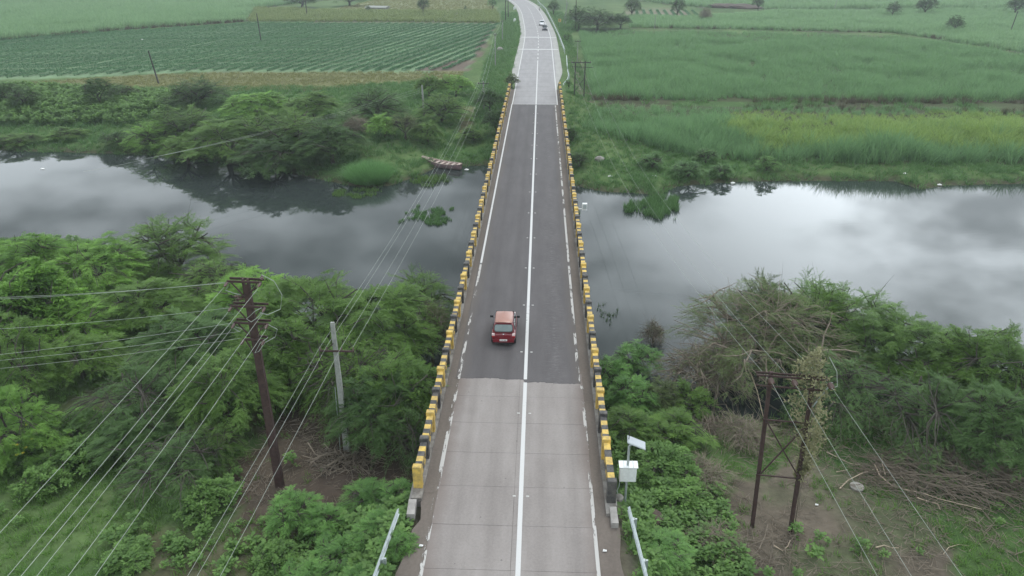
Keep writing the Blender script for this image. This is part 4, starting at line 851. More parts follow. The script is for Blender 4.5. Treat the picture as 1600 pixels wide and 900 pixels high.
def place(tmpls, O, D, scale, rng, tint, upj=.25):
    # instances of the quad templates at O looking along D -> vertices, faces, tint
    n = len(O); D = unit(D); up = np.tile((0, 0, 1.), (n, 1))+rng.normal(0, upj, (n, 3))
    Yv = unit(np.cross(up, D)); Zv = np.cross(D, Yv)
    pick = rng.integers(0, len(tmpls), n); Vs = []; Ts = []
    for k, T in enumerate(tmpls):
        m = pick == k
        if not m.any(): continue
        S = scale[m][:, None, None]
        W = (T[None, :, 0, None]*D[m][:, None, :]+T[None, :, 1, None]*Yv[m][:, None, :]+T[None, :, 2, None]*Zv[m][:, None, :])*S+O[m][:, None, :]
        Vs.append(W.reshape(-1, 3)); Ts.append(np.repeat(tint[m], len(T)))
    V = np.concatenate(Vs); T = np.concatenate(Ts)
    return V, T
def quads(V): return np.arange(len(V), dtype=np.int32).reshape(-1, 4)
def branch_pts(a, b, rng, n=5, bow=.15):
    a = np.array(a, float); b = np.array(b, float); ln = np.linalg.norm(b-a); o = rng.normal(0, bow*ln, 3); o[2] = abs(o[2])*.6
    return [a+(b-a)*t+o*math.sin(math.pi*t)+rng.normal(0, .02*ln, 3)*(0 < t < 1) for t in np.linspace(0, 1, n)]
def tree_proto(name, seed, H, R, plumes, per, slen, tm_, leaf, trunk_h=.22, flat=.45, limbs=6, twigs=0, low=.3, droop=.5, plen=.36, twig_r=.012, zexp=.42):
    rng = np.random.default_rng(seed); nz = vnoise(seed)
    # main limbs
    mb = MB(); r0 = .028*H+.05
    base_pts = []; limb = []
    fork = np.array((rng.normal(0, .15), rng.normal(0, .15), H*trunk_h))
    mb.tube([(0, 0, -.4), (fork[0]*.4, fork[1]*.4, H*trunk_h*.5), tuple(fork)], [r0*1.25, r0, r0*.9], 8)
    for i in range(limbs):
        a = 2*math.pi*(i+rng.uniform(-.3, .3))/limbs; rr_ = R*rng.uniform(.4, .7)
        e = np.array((math.cos(a)*rr_, math.sin(a)*rr_, H*rng.uniform(.5, .78)))
        p = branch_pts(fork, e, rng, 6, .12); limb += p[2:]
        mb.tube(p, list(np.linspace(r0*.6, r0*.16, 6)), 5)
    limb = np.array(limb)
    # plume centres inside an uneven, spreading envelope
    az = rng.uniform(0, 2*math.pi, plumes); u = np.sqrt(rng.uniform(0.02, 1, plumes))
    lob = .8+.3*nz(np.cos(az)*3+seed, np.sin(az)*3, 1.3); rr_ = R*u*lob
    top = H*(1-flat*u**2.2)*(.92+.14*nz(np.cos(az)*u*R, np.sin(az)*u*R, .3*R))
    zlo = H*(low+.12*u); zz = zlo+(top-zlo)*rng.uniform(0, 1, plumes)**zexp
    P = np.stack([np.cos(az)*rr_, np.sin(az)*rr_, zz], 1)
    out = np.stack([np.cos(az), np.sin(az), np.zeros(plumes)], 1)*(.35+.75*u[:, None]); out[:, 2] = .55-.45*u+rng.normal(0, .18, plumes)
    out[:, :2] += rng.normal(0, .35, (plumes, 2)); out = unit(out)
    Lp = plen*R*rng.uniform(.6, 1.2, plumes)
    P0 = P-out*Lp[:, None]*.7
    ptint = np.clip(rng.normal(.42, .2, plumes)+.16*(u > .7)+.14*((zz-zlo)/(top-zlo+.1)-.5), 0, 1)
    # sprays along each plume
    s = np.tile(np.linspace(.12, 1.0, per), (plumes, 1))+rng.uniform(-.04, .04, (plumes, per))
    side = np.tile(np.where(np.arange(per) % 2 == 0, 1., -1.), (plumes, 1)); side[:, -1] = 0
    latv = unit(np.cross(np.tile((0, 0, 1.), (plumes, 1)), out)); dr = droop*rng.uniform(.5, 1.3, plumes)
    O = P0[:, None, :]+out[:, None, :]*(Lp[:, None]*s)[..., None]; O[..., 2] -= (dr*Lp)[:, None]*s**2
    D = out[:, None, :]*(.75+.4*rng.uniform(0, 1, (plumes, per)))[..., None]+latv[:, None, :]*(side*rng.uniform(.5, 1.0, (plumes, per)))[..., None]
    D[..., 2] -= dr[:, None]*s*.9-.15; D += rng.normal(0, .16, D.shape)
    sc = slen*(1.1-.35*s)*rng.uniform(.75, 1.25, s.shape)
    tn = np.clip(ptint[:, None]+rng.normal(0, .08, s.shape), 0, 1)
    keep = rng.uniform(0, 1, s.shape) > .06; keep = keep.ravel()
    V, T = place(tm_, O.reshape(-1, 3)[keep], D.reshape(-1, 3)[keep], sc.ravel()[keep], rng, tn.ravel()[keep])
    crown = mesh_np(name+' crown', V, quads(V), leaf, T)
    for i in range(0, plumes, max(1, plumes//90)):
        j = np.argmin(((limb-P0[i])**2).sum(1)); e = P[i]+out[i]*Lp[i]*.2; e[2] -= dr[i]*Lp[i]*.3
        p = branch_pts(limb[j], e, rng, 4, .1); mb.tube(p, [r0*.2, r0*.15, r0*.1, r0*.05], 4, cap=False)
    for i in range(twigs):
        j = rng.integers(0, plumes); a = P0[j]; d = unit(out[j]+rng.normal(0, .4, 3)); ln = Lp[j]*rng.uniform(.4, 1.05); bend = rng.normal(0, .38, 3)*ln; bend[2] -= .35*ln
        p = [a+d*ln*t+bend*t*t for t in (0, .35, .7, 1)]; mb.tube(p, [twig_r*1.3, twig_r, twig_r*.75, twig_r*.4], 3, cap=False)
    return dict(crown=crown, trunk=mb.mesh(name+' trunk', M['bark']), H=H, R=R)
PR = {}
for i in range(4): PR['acacia%d' % i] = tree_proto('acacia', 100+i, 6.0, 4.4, 290, 13, .62, SPR, M['acacia'], flat=.5, droop=.45)
PR['full'] = tree_proto('full acacia', 121, 6.0, 4.2, 330, 13, .62, FINE, M['acacia'], flat=.72, droop=.25, low=.04, plen=.36, twigs=90, zexp=.75, trunk_h=.12)
PR['airy'] = tree_proto('airy acacia', 120, 6.0, 4.8, 120, 15, .66, FINE, M['acacia'], flat=.42, droop=.15, low=.35, plen=.5, twigs=120)
PR['weep0'] = tree_proto('drooping acacia', 130, 5.0, 4.6, 150, 17, .52, FINE, M['acacia'], flat=.6, droop=.85, low=.2, plen=.5)
PR['weep1'] = tree_proto('drooping acacia', 131, 5.0, 4.6, 170, 16, .52, FINE, M['acacia'], flat=.55, droop=.7, low=.2, plen=.46)
PR['round0'] = tree_proto('round tree', 140, 6.0, 3.8, 300, 9, .5, ROS[:3], M['acacia_light'], flat=.6, droop=.3, low=.15, plen=.25)
PR['round1'] = tree_proto('round tree', 141, 6.0, 3.8, 280, 10, .55, SPR, M['acacia_light'], flat=.65, droop=.4, low=.12, plen=.25)
PR['dry'] = tree_proto('dry acacia', 150, 6.5, 5.6, 240, 13, .55, FINE, M['dry_leaf'], flat=.42, droop=.3, low=.22, plen=.36, twigs=650, twig_r=.013)
PR['bare'] = tree_proto('bare thorn', 151, 4.5, 4.0, 110, 6, .45, FINE, M['dry_leaf'], flat=.45, droop=.5, low=.12, plen=.5, twigs=900, twig_r=.014, limbs=8)
for i in range(3): PR['shrub%d' % i] = tree_proto('shrub', 160+i, 2.0, 1.6, 110, 9, .36, SPR[:3], M['shrub'], flat=.55, droop=.4, low=.05, plen=.34, trunk_h=.1)
for i in range(2): PR['leafy%d' % i] = tree_proto('leafy shrub', 170+i, 1.6, 1.6, 110, 6, .30, ROS, M['weed'], flat=.5, droop=.3, low=.05, plen=.3, trunk_h=.1)
for i in range(2): PR['far%d' % i] = tree_proto('far tree', 180+i, 7.0, 4.2, 220, 8, .8, SPR[:2], M['acacia_dark'], flat=.4, droop=.35, low=.14, plen=.24)
for k_ in ('dry', 'bare'): PR[k_]['trunk'].materials[0] = M['drywood']
def add_tree(name, proto, x, y, H, R, label, cat, group=None, mat=None, z=None, tilt=0.0):
    p = PR[proto]; z = gz(x, y) if z is None else z
    z = max(z, WATER-.2)
    r = empty(name, (x, y, z), label, cat, group, rng.uniform(0, 6.28)); r.rotation_euler.x = tilt
    r.scale = (R/p['R'], R/p['R'], H/p['H'])
    t = link('trunk' if cat == 'tree' else 'stem', p['trunk'], r); c = link('crown' if cat == 'tree' else 'foliage', p['crown'], r)
    if mat: c.material_slots[0].link = 'OBJECT'; c.material_slots[0].material = M[mat]
    return r
def at_crown(px, py, wpx, H, zg):           # crown centre and width in the photograph -> x, y, radius
    zc = zg+.62*H
    x, y = U(px, py, zc); v = (py-450)/F_PX; Z = (CAM[2]-zc)/(math.sin(PITCH)+v*math.cos(PITCH))
    return x, y, wpx/F_PX*Z/2
def at_crown2(px, py, wpx, H, zg):
    for _ in range(6): x, y, R = at_crown(px, py, wpx, H, zg); zg = .5*zg+.5*max(gz(x, y), WATER-.2)
    return x, y, R
NL = 'trees on the near left bank'; NR = 'trees on the near right bank'; FL = 'trees and bushes on the far left bank'; FR = 'trees scattered beyond the fields'
def tr(name, proto, px, py, wpx, H, zg, label, cat='tree', group=None, mat=None, f=1.0, tilt=0.0):
    for _ in range(6):
        x, y, R = at_crown(px, py, wpx, H, zg); zg = .5*zg+.5*max(gz(x, y), WATER-.2)
    return add_tree(name, proto, x, y, H, R*f, label, cat, group, mat, tilt=tilt)
A = 'acacia_tree'; B = 'bushy_tree'; S = 'shrub'
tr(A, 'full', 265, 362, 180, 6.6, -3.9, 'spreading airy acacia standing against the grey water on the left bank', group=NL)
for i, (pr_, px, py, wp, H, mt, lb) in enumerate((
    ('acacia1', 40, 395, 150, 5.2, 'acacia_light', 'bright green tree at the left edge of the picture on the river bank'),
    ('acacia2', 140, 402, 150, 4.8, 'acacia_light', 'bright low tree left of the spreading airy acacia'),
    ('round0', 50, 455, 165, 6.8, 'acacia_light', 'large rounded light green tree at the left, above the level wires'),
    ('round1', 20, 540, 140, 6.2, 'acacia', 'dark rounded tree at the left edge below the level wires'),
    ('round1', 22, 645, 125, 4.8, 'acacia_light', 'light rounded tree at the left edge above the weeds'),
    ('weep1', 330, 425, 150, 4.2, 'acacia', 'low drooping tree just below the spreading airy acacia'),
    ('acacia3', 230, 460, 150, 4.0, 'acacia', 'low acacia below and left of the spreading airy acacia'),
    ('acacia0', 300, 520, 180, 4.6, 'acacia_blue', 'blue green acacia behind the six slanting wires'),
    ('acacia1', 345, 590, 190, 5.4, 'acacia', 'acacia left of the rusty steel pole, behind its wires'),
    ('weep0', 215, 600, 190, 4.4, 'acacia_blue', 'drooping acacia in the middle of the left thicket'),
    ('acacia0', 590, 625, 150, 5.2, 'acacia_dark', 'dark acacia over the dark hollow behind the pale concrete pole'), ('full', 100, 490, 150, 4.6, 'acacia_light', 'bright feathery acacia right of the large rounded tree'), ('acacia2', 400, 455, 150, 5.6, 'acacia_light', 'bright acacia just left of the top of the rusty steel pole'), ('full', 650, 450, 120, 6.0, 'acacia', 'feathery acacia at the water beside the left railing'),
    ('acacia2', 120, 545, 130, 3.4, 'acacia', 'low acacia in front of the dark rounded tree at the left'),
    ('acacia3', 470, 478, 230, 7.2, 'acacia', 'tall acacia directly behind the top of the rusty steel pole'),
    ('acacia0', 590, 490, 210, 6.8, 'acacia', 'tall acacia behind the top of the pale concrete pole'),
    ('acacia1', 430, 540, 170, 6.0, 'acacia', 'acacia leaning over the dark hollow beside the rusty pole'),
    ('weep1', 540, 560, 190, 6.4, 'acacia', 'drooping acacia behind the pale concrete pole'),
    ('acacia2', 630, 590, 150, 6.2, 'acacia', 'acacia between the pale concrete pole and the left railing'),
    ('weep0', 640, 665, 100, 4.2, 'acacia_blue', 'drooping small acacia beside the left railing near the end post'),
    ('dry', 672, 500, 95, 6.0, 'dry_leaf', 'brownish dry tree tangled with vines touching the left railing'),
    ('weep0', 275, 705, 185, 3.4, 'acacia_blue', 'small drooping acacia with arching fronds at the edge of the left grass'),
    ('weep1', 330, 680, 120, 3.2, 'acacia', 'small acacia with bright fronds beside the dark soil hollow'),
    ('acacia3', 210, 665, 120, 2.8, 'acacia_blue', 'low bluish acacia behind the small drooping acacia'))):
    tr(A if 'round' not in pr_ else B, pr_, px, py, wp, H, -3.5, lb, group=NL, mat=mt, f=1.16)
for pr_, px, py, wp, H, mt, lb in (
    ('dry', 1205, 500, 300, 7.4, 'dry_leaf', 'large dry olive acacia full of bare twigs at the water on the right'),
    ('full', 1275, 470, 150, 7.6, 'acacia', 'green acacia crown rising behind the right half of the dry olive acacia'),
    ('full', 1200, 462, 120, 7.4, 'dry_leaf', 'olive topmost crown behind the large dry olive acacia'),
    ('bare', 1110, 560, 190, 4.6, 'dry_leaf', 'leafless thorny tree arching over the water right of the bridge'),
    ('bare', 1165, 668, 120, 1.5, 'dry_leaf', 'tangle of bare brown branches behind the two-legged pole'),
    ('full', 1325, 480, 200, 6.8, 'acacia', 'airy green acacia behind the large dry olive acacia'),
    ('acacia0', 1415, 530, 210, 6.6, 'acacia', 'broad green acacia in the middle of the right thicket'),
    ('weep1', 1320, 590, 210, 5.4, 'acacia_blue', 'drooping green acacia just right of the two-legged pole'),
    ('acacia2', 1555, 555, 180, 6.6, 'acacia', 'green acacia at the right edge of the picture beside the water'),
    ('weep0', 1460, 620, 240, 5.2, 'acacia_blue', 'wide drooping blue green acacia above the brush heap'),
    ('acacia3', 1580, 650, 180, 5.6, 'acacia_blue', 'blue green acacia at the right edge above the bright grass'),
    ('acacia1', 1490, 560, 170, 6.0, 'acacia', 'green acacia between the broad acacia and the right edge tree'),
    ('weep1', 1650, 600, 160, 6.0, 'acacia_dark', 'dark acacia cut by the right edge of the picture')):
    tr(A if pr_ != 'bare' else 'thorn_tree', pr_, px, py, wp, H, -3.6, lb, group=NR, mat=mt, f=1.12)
# shrubs along the right abutment and the bright bushes at the lower left
for pr_, px, py, wp, H, mt, lb in (
    ('shrub0', 990, 548, 95, 2.2, 'shrub', 'dark feathery shrub standing in the shallows right of the bridge'),
    ('shrub1', 955, 575, 80, 2.6, 'shrub', 'bright shrub pressed against the right railing'),
    ('shrub2', 985, 605, 100, 2.4, 'shrub', 'round green shrub below the feathery shrub by the right railing'),
    ('shrub0', 1030, 610, 80, 2.0, 'dry_leaf', 'olive shrub with pale blossoms right of the round green shrub'),
    ('shrub1', 985, 655, 110, 2.0, 'acacia', 'dull green shrub behind the solar panel'),
    ('shrub2', 1055, 660, 120, 2.0, 'acacia', 'dull green shrub in front of the leafless thorny tree'),
    ('leafy0', 1040, 715, 120, 1.6, 'weed', 'leafy green bush right of the monitoring post'),
    ('leafy1', 1060, 770, 110, 1.2, 'weed', 'low leafy bush below the leafy green bush on the right slope'),
    ('shrub2', 1075, 612, 95, 2.6, 'acacia', 'green shrub between the olive shrub and the leafless thorny tree'), ('bare', 1105, 735, 130, 1.4, 'dry_leaf', 'brown scrub left of the left leg of the two-legged pole'),
    ('leafy0', 1005, 745, 60, 1.2, 'weed', 'small leafy bush at the foot of the monitoring post'),
    ('shrub0', 1030, 860, 110, .8, 'shrub', 'low bright bush right of the near guard rail'),
    ('bare', 1120, 840, 130, .9, 'dry_leaf', 'low brown scrub around the fallen guard rail'),
    ('bare', 1022, 512, 60, 2.2, 'acacia_dark', 'small dark twiggy bush sticking out over the water')):
    x, y, R = at_crown2(px, py, wp, H, -2.9)
    add_tree(S, pr_, x, y, H, R, lb, 'shrub', 'shrubs right of the bridge', mt)
for pr_, px, py, wp, H, lb in (
    ('shrub0', 450, 790, 105, 2.0, 'tall bright bush at the foot of the rusty pole'), ('shrub1', 505, 805, 95, 1.6, 'bright bush just right of the bush at the rusty pole'),
    ('shrub2', 575, 765, 90, 1.4, 'bright bush below the heap of cut branches'), ('shrub0', 530, 855, 105, 1.5, 'bright bush in the middle of the lower left thicket'),
    ('shrub1', 590, 820, 95, 1.4, 'bright bush behind the top of the tilted guard rail'), ('shrub2', 625, 765, 70, 1.2, 'bright bush beside the tall yellow end post'),
    ('shrub0', 480, 895, 110, 1.5, 'bright bush at the bottom edge left of the tilted guard rail'), ('shrub1', 560, 905, 90, 1.3, 'bright bush at the bottom edge touching the tilted guard rail'),
    ('shrub2', 625, 850, 70, 1.0, 'bright bush between the tilted guard rail and the road'), ('leafy1', 430, 865, 90, 1.2, 'dull leafy bush left of the bright bushes'),
    ('shrub1', 655, 690, 55, 1.8, 'twiggy bush squeezed against the left railing')):
    x, y, R = at_crown2(px, py, wp, H, -2.2)
    add_tree(S, pr_, x, y, H, R, 'feathery '+lb if 'leafy' not in pr_ else lb, 'shrub', 'bushes left of the near road', 'shrub' if 'leafy' not in pr_ else 'weed')
for i, (px, py, wp, lb) in enumerate(((30, 700, 110, 'leafy weed clump at the left edge with yellow flowers'), (110, 705, 110, 'leafy weed clump right of the yellow flowered one'), (170, 690, 90, 'dark leafy clump behind the left weeds'), (60, 745, 90, 'low leafy clump at the left edge above the grass'), (110, 660, 110, 'leafy clump below the light rounded tree'), (320, 770, 110, 'dark leafy clump right of the small drooping acacia'), (190, 850, 90, 'low leafy patch in the lower left grass'))):
    x, y, R = at_crown2(px, py, wp, 1.5, -3.4)
    b_ = add_tree(S, 'leafy%d' % (i % 2), x, y, 1.5 if i != 6 else .6, R, lb, 'shrub', 'leafy weed clumps in the lower left', 'weed')
    if i == 0:
        mb = MB()
        for k in range(9): mb.lathe((rng.uniform(-1.2, 1.2), rng.uniform(-1.2, .6), rng.uniform(1.25, 1.6)), [(.02, 0), (.09, .05), (.03, .08)], 6)
        link('flowers', mb.mesh('flowers', M['flower']), b_)
# far left bank
for pr_, px, py, wp, H, mt, lb in (
    ('far0', 150, 136, 62, 5.4, 'acacia_dark', 'dark upright bush at the edge of the crop field'), ('weep1', 185, 138, 60, 3.6, 'acacia_dark', 'dark low bush right of the upright one at the crop field'),
    ('full', 305, 134, 118, 5.6, 'acacia_dark', 'dark spreading bush right of the leaning dark pole'), ('far1', 35, 147, 62, 4.0, 'acacia_dark', 'dark bush at the left edge beyond the water'), ('far0', 8, 140, 60, 4.0, 'acacia_dark', 'dark bush cut by the left edge beyond the water'),
    ('full', 585, 150, 115, 6.6, 'acacia_dark', 'dark broad acacia below the right part of the crop field'), ('acacia1', 670, 128, 70, 4.6, 'acacia', 'green bush at the near right corner of the crop field'),
    ('acacia2', 712, 128, 70, 4.4, 'acacia_light', 'bright green bush left of the far left concrete pole'), ('acacia3', 765, 150, 60, 4.6, 'acacia_dark', 'dark bush pressed against the far end of the left railing'),
    ('acacia0', 776, 182, 55, 4.4, 'acacia_dark', 'dark bush below the far left concrete pole by the railing'), ('full', 690, 158, 95, 5.2, 'acacia', 'green acacia right of the lone concrete pole'),
    ('airy', 632, 190, 70, 4.2, 'dry_leaf', 'brownish thin bush left of the lone concrete pole'), ('acacia0', 668, 200, 62, 3.6, 'acacia', 'round low bush in front of the lone concrete pole'),
    ('full', 285, 180, 135, 6.0, 'acacia', 'acacia on the far left bank below the dark spreading bush'), ('acacia0', 350, 208, 165, 6.8, 'acacia', 'broad dark acacia overhanging the far left water'),
    ('full', 440, 190, 180, 7.6, 'acacia', 'largest acacia in the middle of the far left bank'), ('acacia3', 515, 210, 130, 6.2, 'acacia_dark', 'dark acacia right of the largest one on the far left bank'),
    ('acacia0', 400, 158, 130, 5.0, 'acacia_light', 'bright acacia behind the largest one on the far left bank'), ('acacia1', 490, 158, 110, 4.6, 'acacia', 'acacia left of the dark broad acacia'),
    ('acacia1', 290, 222, 115, 5.0, 'acacia', 'dark low acacia touching the water on the far left'), ('full', 235, 200, 95, 4.8, 'acacia_light', 'low acacia at the left end of the far left grove'),
    ('acacia2', 430, 232, 160, 5.4, 'acacia_dark', 'dark acacia leaning over the reflections on the far left'), ('shrub0', 180, 212, 60, 2.2, 'acacia_dark', 'small dark bush on the far left water edge'),
    ('bare', 555, 190, 60, 3.0, 'dry_leaf', 'leafless grey bush between the far left acacias'), ('far1', 800, 124, 30, 2.6, 'dry_leaf', 'small dark shrub hanging over the far end of the left railing'),
    ('shrub1', 735, 205, 55, 2.4, 'acacia', 'small bush beside the worn path on the far left bank'), ('acacia1', 600, 190, 70, 3.6, 'acacia_light', 'low dark acacia left of the brownish thin bush'), ('shrub2', 100, 205, 70, 1.8, 'acacia', 'low bush on the far left bank near the left edge'), ('shrub0', 25, 215, 90, 1.6, 'acacia', 'low bush at the far left waterline cut by the picture edge')):
    tr(A if pr_[0] in 'aw' else ('thorn_tree' if pr_ == 'bare' else ('shrub' if 'shrub' in pr_ else B)), pr_, px, py, wp, H, -2.8, lb, 'shrub' if 'shrub' in pr_ else 'tree', FL, mt)
# far right bank shrubs
for pr_, px, py, wp, H, mt, lb in (('shrub0', 1075, 258, 60, 2.2, 'bankgrass', 'sprawling shrub at the far right water edge'), ('shrub1', 1128, 262, 50, 1.9, 'bankgrass', 'sprawling shrub right of the first one at the far right water edge'), ('shrub2', 1020, 245, 50, 2.2, 'bankgrass', 'green shrub between the far right wires and the cane'), ('shrub0', 905, 245, 40, 2.2, 'acacia_dark', 'dark shrub hugging the far part of the right railing'), ('shrub1', 892, 205, 30, 2.2, 'acacia_dark', 'dark shrub by the right railing near the cane field'), ('shrub0', 1105, 238, 45, 2.2, 'bankgrass', 'shrub behind the sprawling ones on the far right bank'), ('shrub2', 1200, 250, 45, 2.2, 'shrub', 'rightmost low green shrub on the far right bank'),
    ('shrub2', 889, 128, 16, 2.0, 'shrub', 'green shrub at the bent end of the far guard rail'), ('shrub0', 886, 55, 20, 3.0, 'shrub', 'pale round bush beside the far guard rail')):
    tr('shrub', pr_, px, py, wp, H, -2.6, lb, 'shrub', 'shrubs on the far right bank', mt)
# trees beyond the fields
for pr_, px, py, wp, H, mt, lb in (('far0', 660, 4, 26, 7, 'acacia_dark', 'dark tree on the pale field beyond the maize'), ('far1', 575, 12, 10, 3, 'acacia_dark', 'small dark bush before the white roof far left'), ('shrub1', 727, 11, 6, 2.5, 'acacia_dark', 'tiny bush at the right end of the maize field'),
    ('far0', 988, 6, 34, 8.5, 'acacia_dark', 'tall dark tree left of the ploughed strip'), ('far1', 1060, 6, 30, 8.5, 'acacia_dark', 'compact dark tree right of the ploughed strip'), ('full', 935, 22, 85, 8.0, 'acacia_dark', 'wide dark thicket behind the cane field, right of the far road'), ('far1', 905, 22, 50, 7.5, 'acacia_dark', 'dark tree at the left end of the wide thicket'), ('acacia1', 970, 28, 50, 5.5, 'acacia_dark', 'dark low end of the wide thicket'), ('bare', 1103, 18, 26, 5.5, None, 'bare grey tree right of the compact dark tree'),
    ('far0', 1186, 2, 24, 6.0, 'acacia_dark', 'dark tree on the horizon field above the soil heaps'), ('far1', 1397, 11, 26, 6.0, 'acacia_dark', 'small dark tree behind a pale pole on the far right'), ('far0', 1448, 4, 44, 8.0, 'acacia_dark', 'broad dark tree on the far right'), ('far1', 1494, 33, 34, 5.5, 'acacia_dark', 'round dark tree at the hedge on the far right'), ('far0', 1590, 4, 40, 8.0, 'acacia_dark', 'dark tree at the top right corner'),
    ('far1', 865, 8, 26, 6.0, 'acacia_dark', 'dark tree right of the bend of the far road'), ('far0', 545, -6, 60, 7, 'acacia_dark', 'dark tree line piece beyond the maize, right end'), ('far1', 470, -4, 70, 7, 'acacia_dark', 'dark tree line piece beyond the maize, left end'), ('far0', 770, 3, 20, 5.0, 'shrub', 'green bush left of the bend of the far road')):
    tr('far_tree' if pr_ != 'bare' else 'bare_tree', pr_, px, py, wp, H, -2, lb, 'tree', FR, mt)

# creeper on the right leg of the H-pole
cr = np.random.default_rng(77); n = 480
t_ = cr.uniform(0, 1, n); zz = 1.3+6.6*t_; rr_ = (.2+.75*np.sin(np.pi*np.clip(t_, 0, 1)**1.5)**1.0*cr.uniform(.2, 1, n)); aa = cr.uniform(0, 6.28, n)
O = np.stack([.2*np.sin(t_*6)+np.cos(aa)*rr_+LEAN*(zz+2), np.sin(aa)*rr_, zz], 1); D = np.stack([np.cos(aa), np.sin(aa), cr.normal(.1, .5, n)], 1)
V, Tn = place([rosette(6, .8, .2, 60+i) for i in range(3)], O, D, cr.uniform(.16, .3, n), cr, cr.uniform(0, 1, n))
vine = empty('creeper', (HX[1][0]+.1, HX[1][1]+.1, hz0[1]+1.9), 'pale yellowish creeper climbing the right leg of the two-legged pole', 'creeper')
link('foliage', mesh_np('creeper foliage', V, quads(V), M['vine_leaf'], Tn), vine)
mb = MB()
for k in range(6): mb.tube([(LEAN*1.0*j+.1*math.sin(k)+.03*j*math.sin(k*2+j), .1*math.cos(k)+.03*j*math.cos(k+j), -1.9+j*1.2) for j in range(8)], .014, 4)
mb.build('stem', M['drywood'], vine)

# round reed clump, floating weed, islands
def blades(n, R, hmin, hmax, w_, seed, lean=.35, seg=3, rpow=.5, cone=1.0):
    r = np.random.default_rng(seed); a = r.uniform(0, 6.283, n); rr_ = R*r.uniform(0, 1, n)**rpow
    b = np.stack([np.cos(a)*rr_, np.sin(a)*rr_, np.zeros(n)], 1); h = r.uniform(hmin, hmax, n)*(1-.35*cone*(rr_/max(R, 1e-6))**2)
    d = np.stack([np.cos(a), np.sin(a), np.zeros(n)], 1)*(lean*(.3+rr_/max(R, 1e-6)))[:, None]+np.concatenate([r.normal(0, lean*.6, (n, 2)), np.zeros((n, 1))], 1)
    sd = np.stack([r.normal(0, 1, n), r.normal(0, 1, n), np.zeros(n)], 1); sd = unit(sd)*w_
    rows = []
    for k in range(seg+1):
        t = k/seg; c = b+d*(h*t**1.6)[:, None]; c[:, 2] += h*t*(1-.22*t*np.linalg.norm(d, axis=1)); wk = (1-t)**.7 if k < seg else .06
        rows.append((c-sd*wk, c+sd*wk))
    V = []; 
    for k in range(seg): V.append(np.stack([rows[k][0], rows[k][1], rows[k+1][1], rows[k+1][0]], 1))
    V = np.stack(V, 1).reshape(-1, 3)
    T = np.repeat(np.clip(r.normal(.5, .25, n), 0, 1), seg*4)
    return V, T
def clump(name, V, T_, mat, loc, label, cat, group=None, kind=None, scale=None):
    o = link(name, mesh_np(name, V, quads(V), mat, T_), None, loc, None, scale); return tag(o, label, cat, group, kind)
x, y = U(577, 282, -4.2); V, T_ = blades(5200, 2.5, 1.4, 2.9, .02, 90, .55, 3, .6)
clump('reed_clump', V, T_, M['reed'], (x, y, gz(x, y)-.2), 'round soft green clump of reeds on the far left bank point', 'reeds')
def water_weed(name, poly, n, seed, label, mat, h=(.25, .6)):
    r = np.random.default_rng(seed); P_ = np.array([U(*p, WATER) for p in poly]); lo, hi = P_.min(0), P_.max(0)
    q = r.uniform(lo, hi, (n*3, 2)); q = q[poly_in(q[:, 0]+1.1*NZ(q[:, 0], q[:, 1], 1.3), q[:, 1]+1.6*NZ(q[:, 1], q[:, 0], 1.3), [tuple(p) for p in P_])]; q = q[sstep(-.55, .25, NZ(q[:, 0]+7, q[:, 1], .9)) > r.uniform(0, 1, len(q))][:n]
    c = P_.mean(0); V, T_ = blades(len(q)*5, 0.0, h[0], h[1], .028, seed, .5, 2)
    base_ = np.repeat(np.concatenate([q-c, np.zeros((len(q), 1))], 1), 5, 0)+np.concatenate([r.normal(0, .07, (len(q)*5, 2)), np.zeros((len(q)*5, 1))], 1)
    V = V+np.repeat(base_, 8, 0)
    return clump(name, V, T_, mat, (c[0], c[1], WATER-.02), label, 'water weed')
water_weed('water_weed', [(632, 330), (660, 322), (700, 326), (712, 340), (690, 352), (655, 352), (636, 345)], 480, 3, 'dark patch of water weed floating left of the bridge', M['bankgrass'], (.2, .45))
water_weed('water_weed', [(970, 312), (1000, 318), (1030, 308), (1058, 310), (1060, 335), (1040, 344), (1015, 338), (985, 328)], 900, 4, 'green grassy islet in the water right of the bridge', M['bankgrass'], (.35, .9))
water_weed('water_weed', [(640, 282), (668, 274), (700, 280), (705, 288), (670, 292), (648, 290)], 260, 5, 'thin dark weed in the water below the wooden boat', M['acacia'], (.3, .7))
water_weed('water_weed', [(520, 300), (560, 296), (600, 302), (560, 312), (525, 310)], 260, 6, 'fringe of weed at the water edge below the reed clump', M['acacia'], (.2, .5))
water_weed('water_weed', [(888, 325), (903, 320), (906, 338), (892, 342)], 120, 7, 'little tuft of weed in the water at the right railing', M['acacia_dark'], (.4, .9))
water_weed('water_weed', [(935, 462), (965, 455), (962, 475), (945, 520), (938, 505)], 26, 8, 'few thin stalks standing in the water right of the bridge', M['acacia_dark'], (.15, .4))

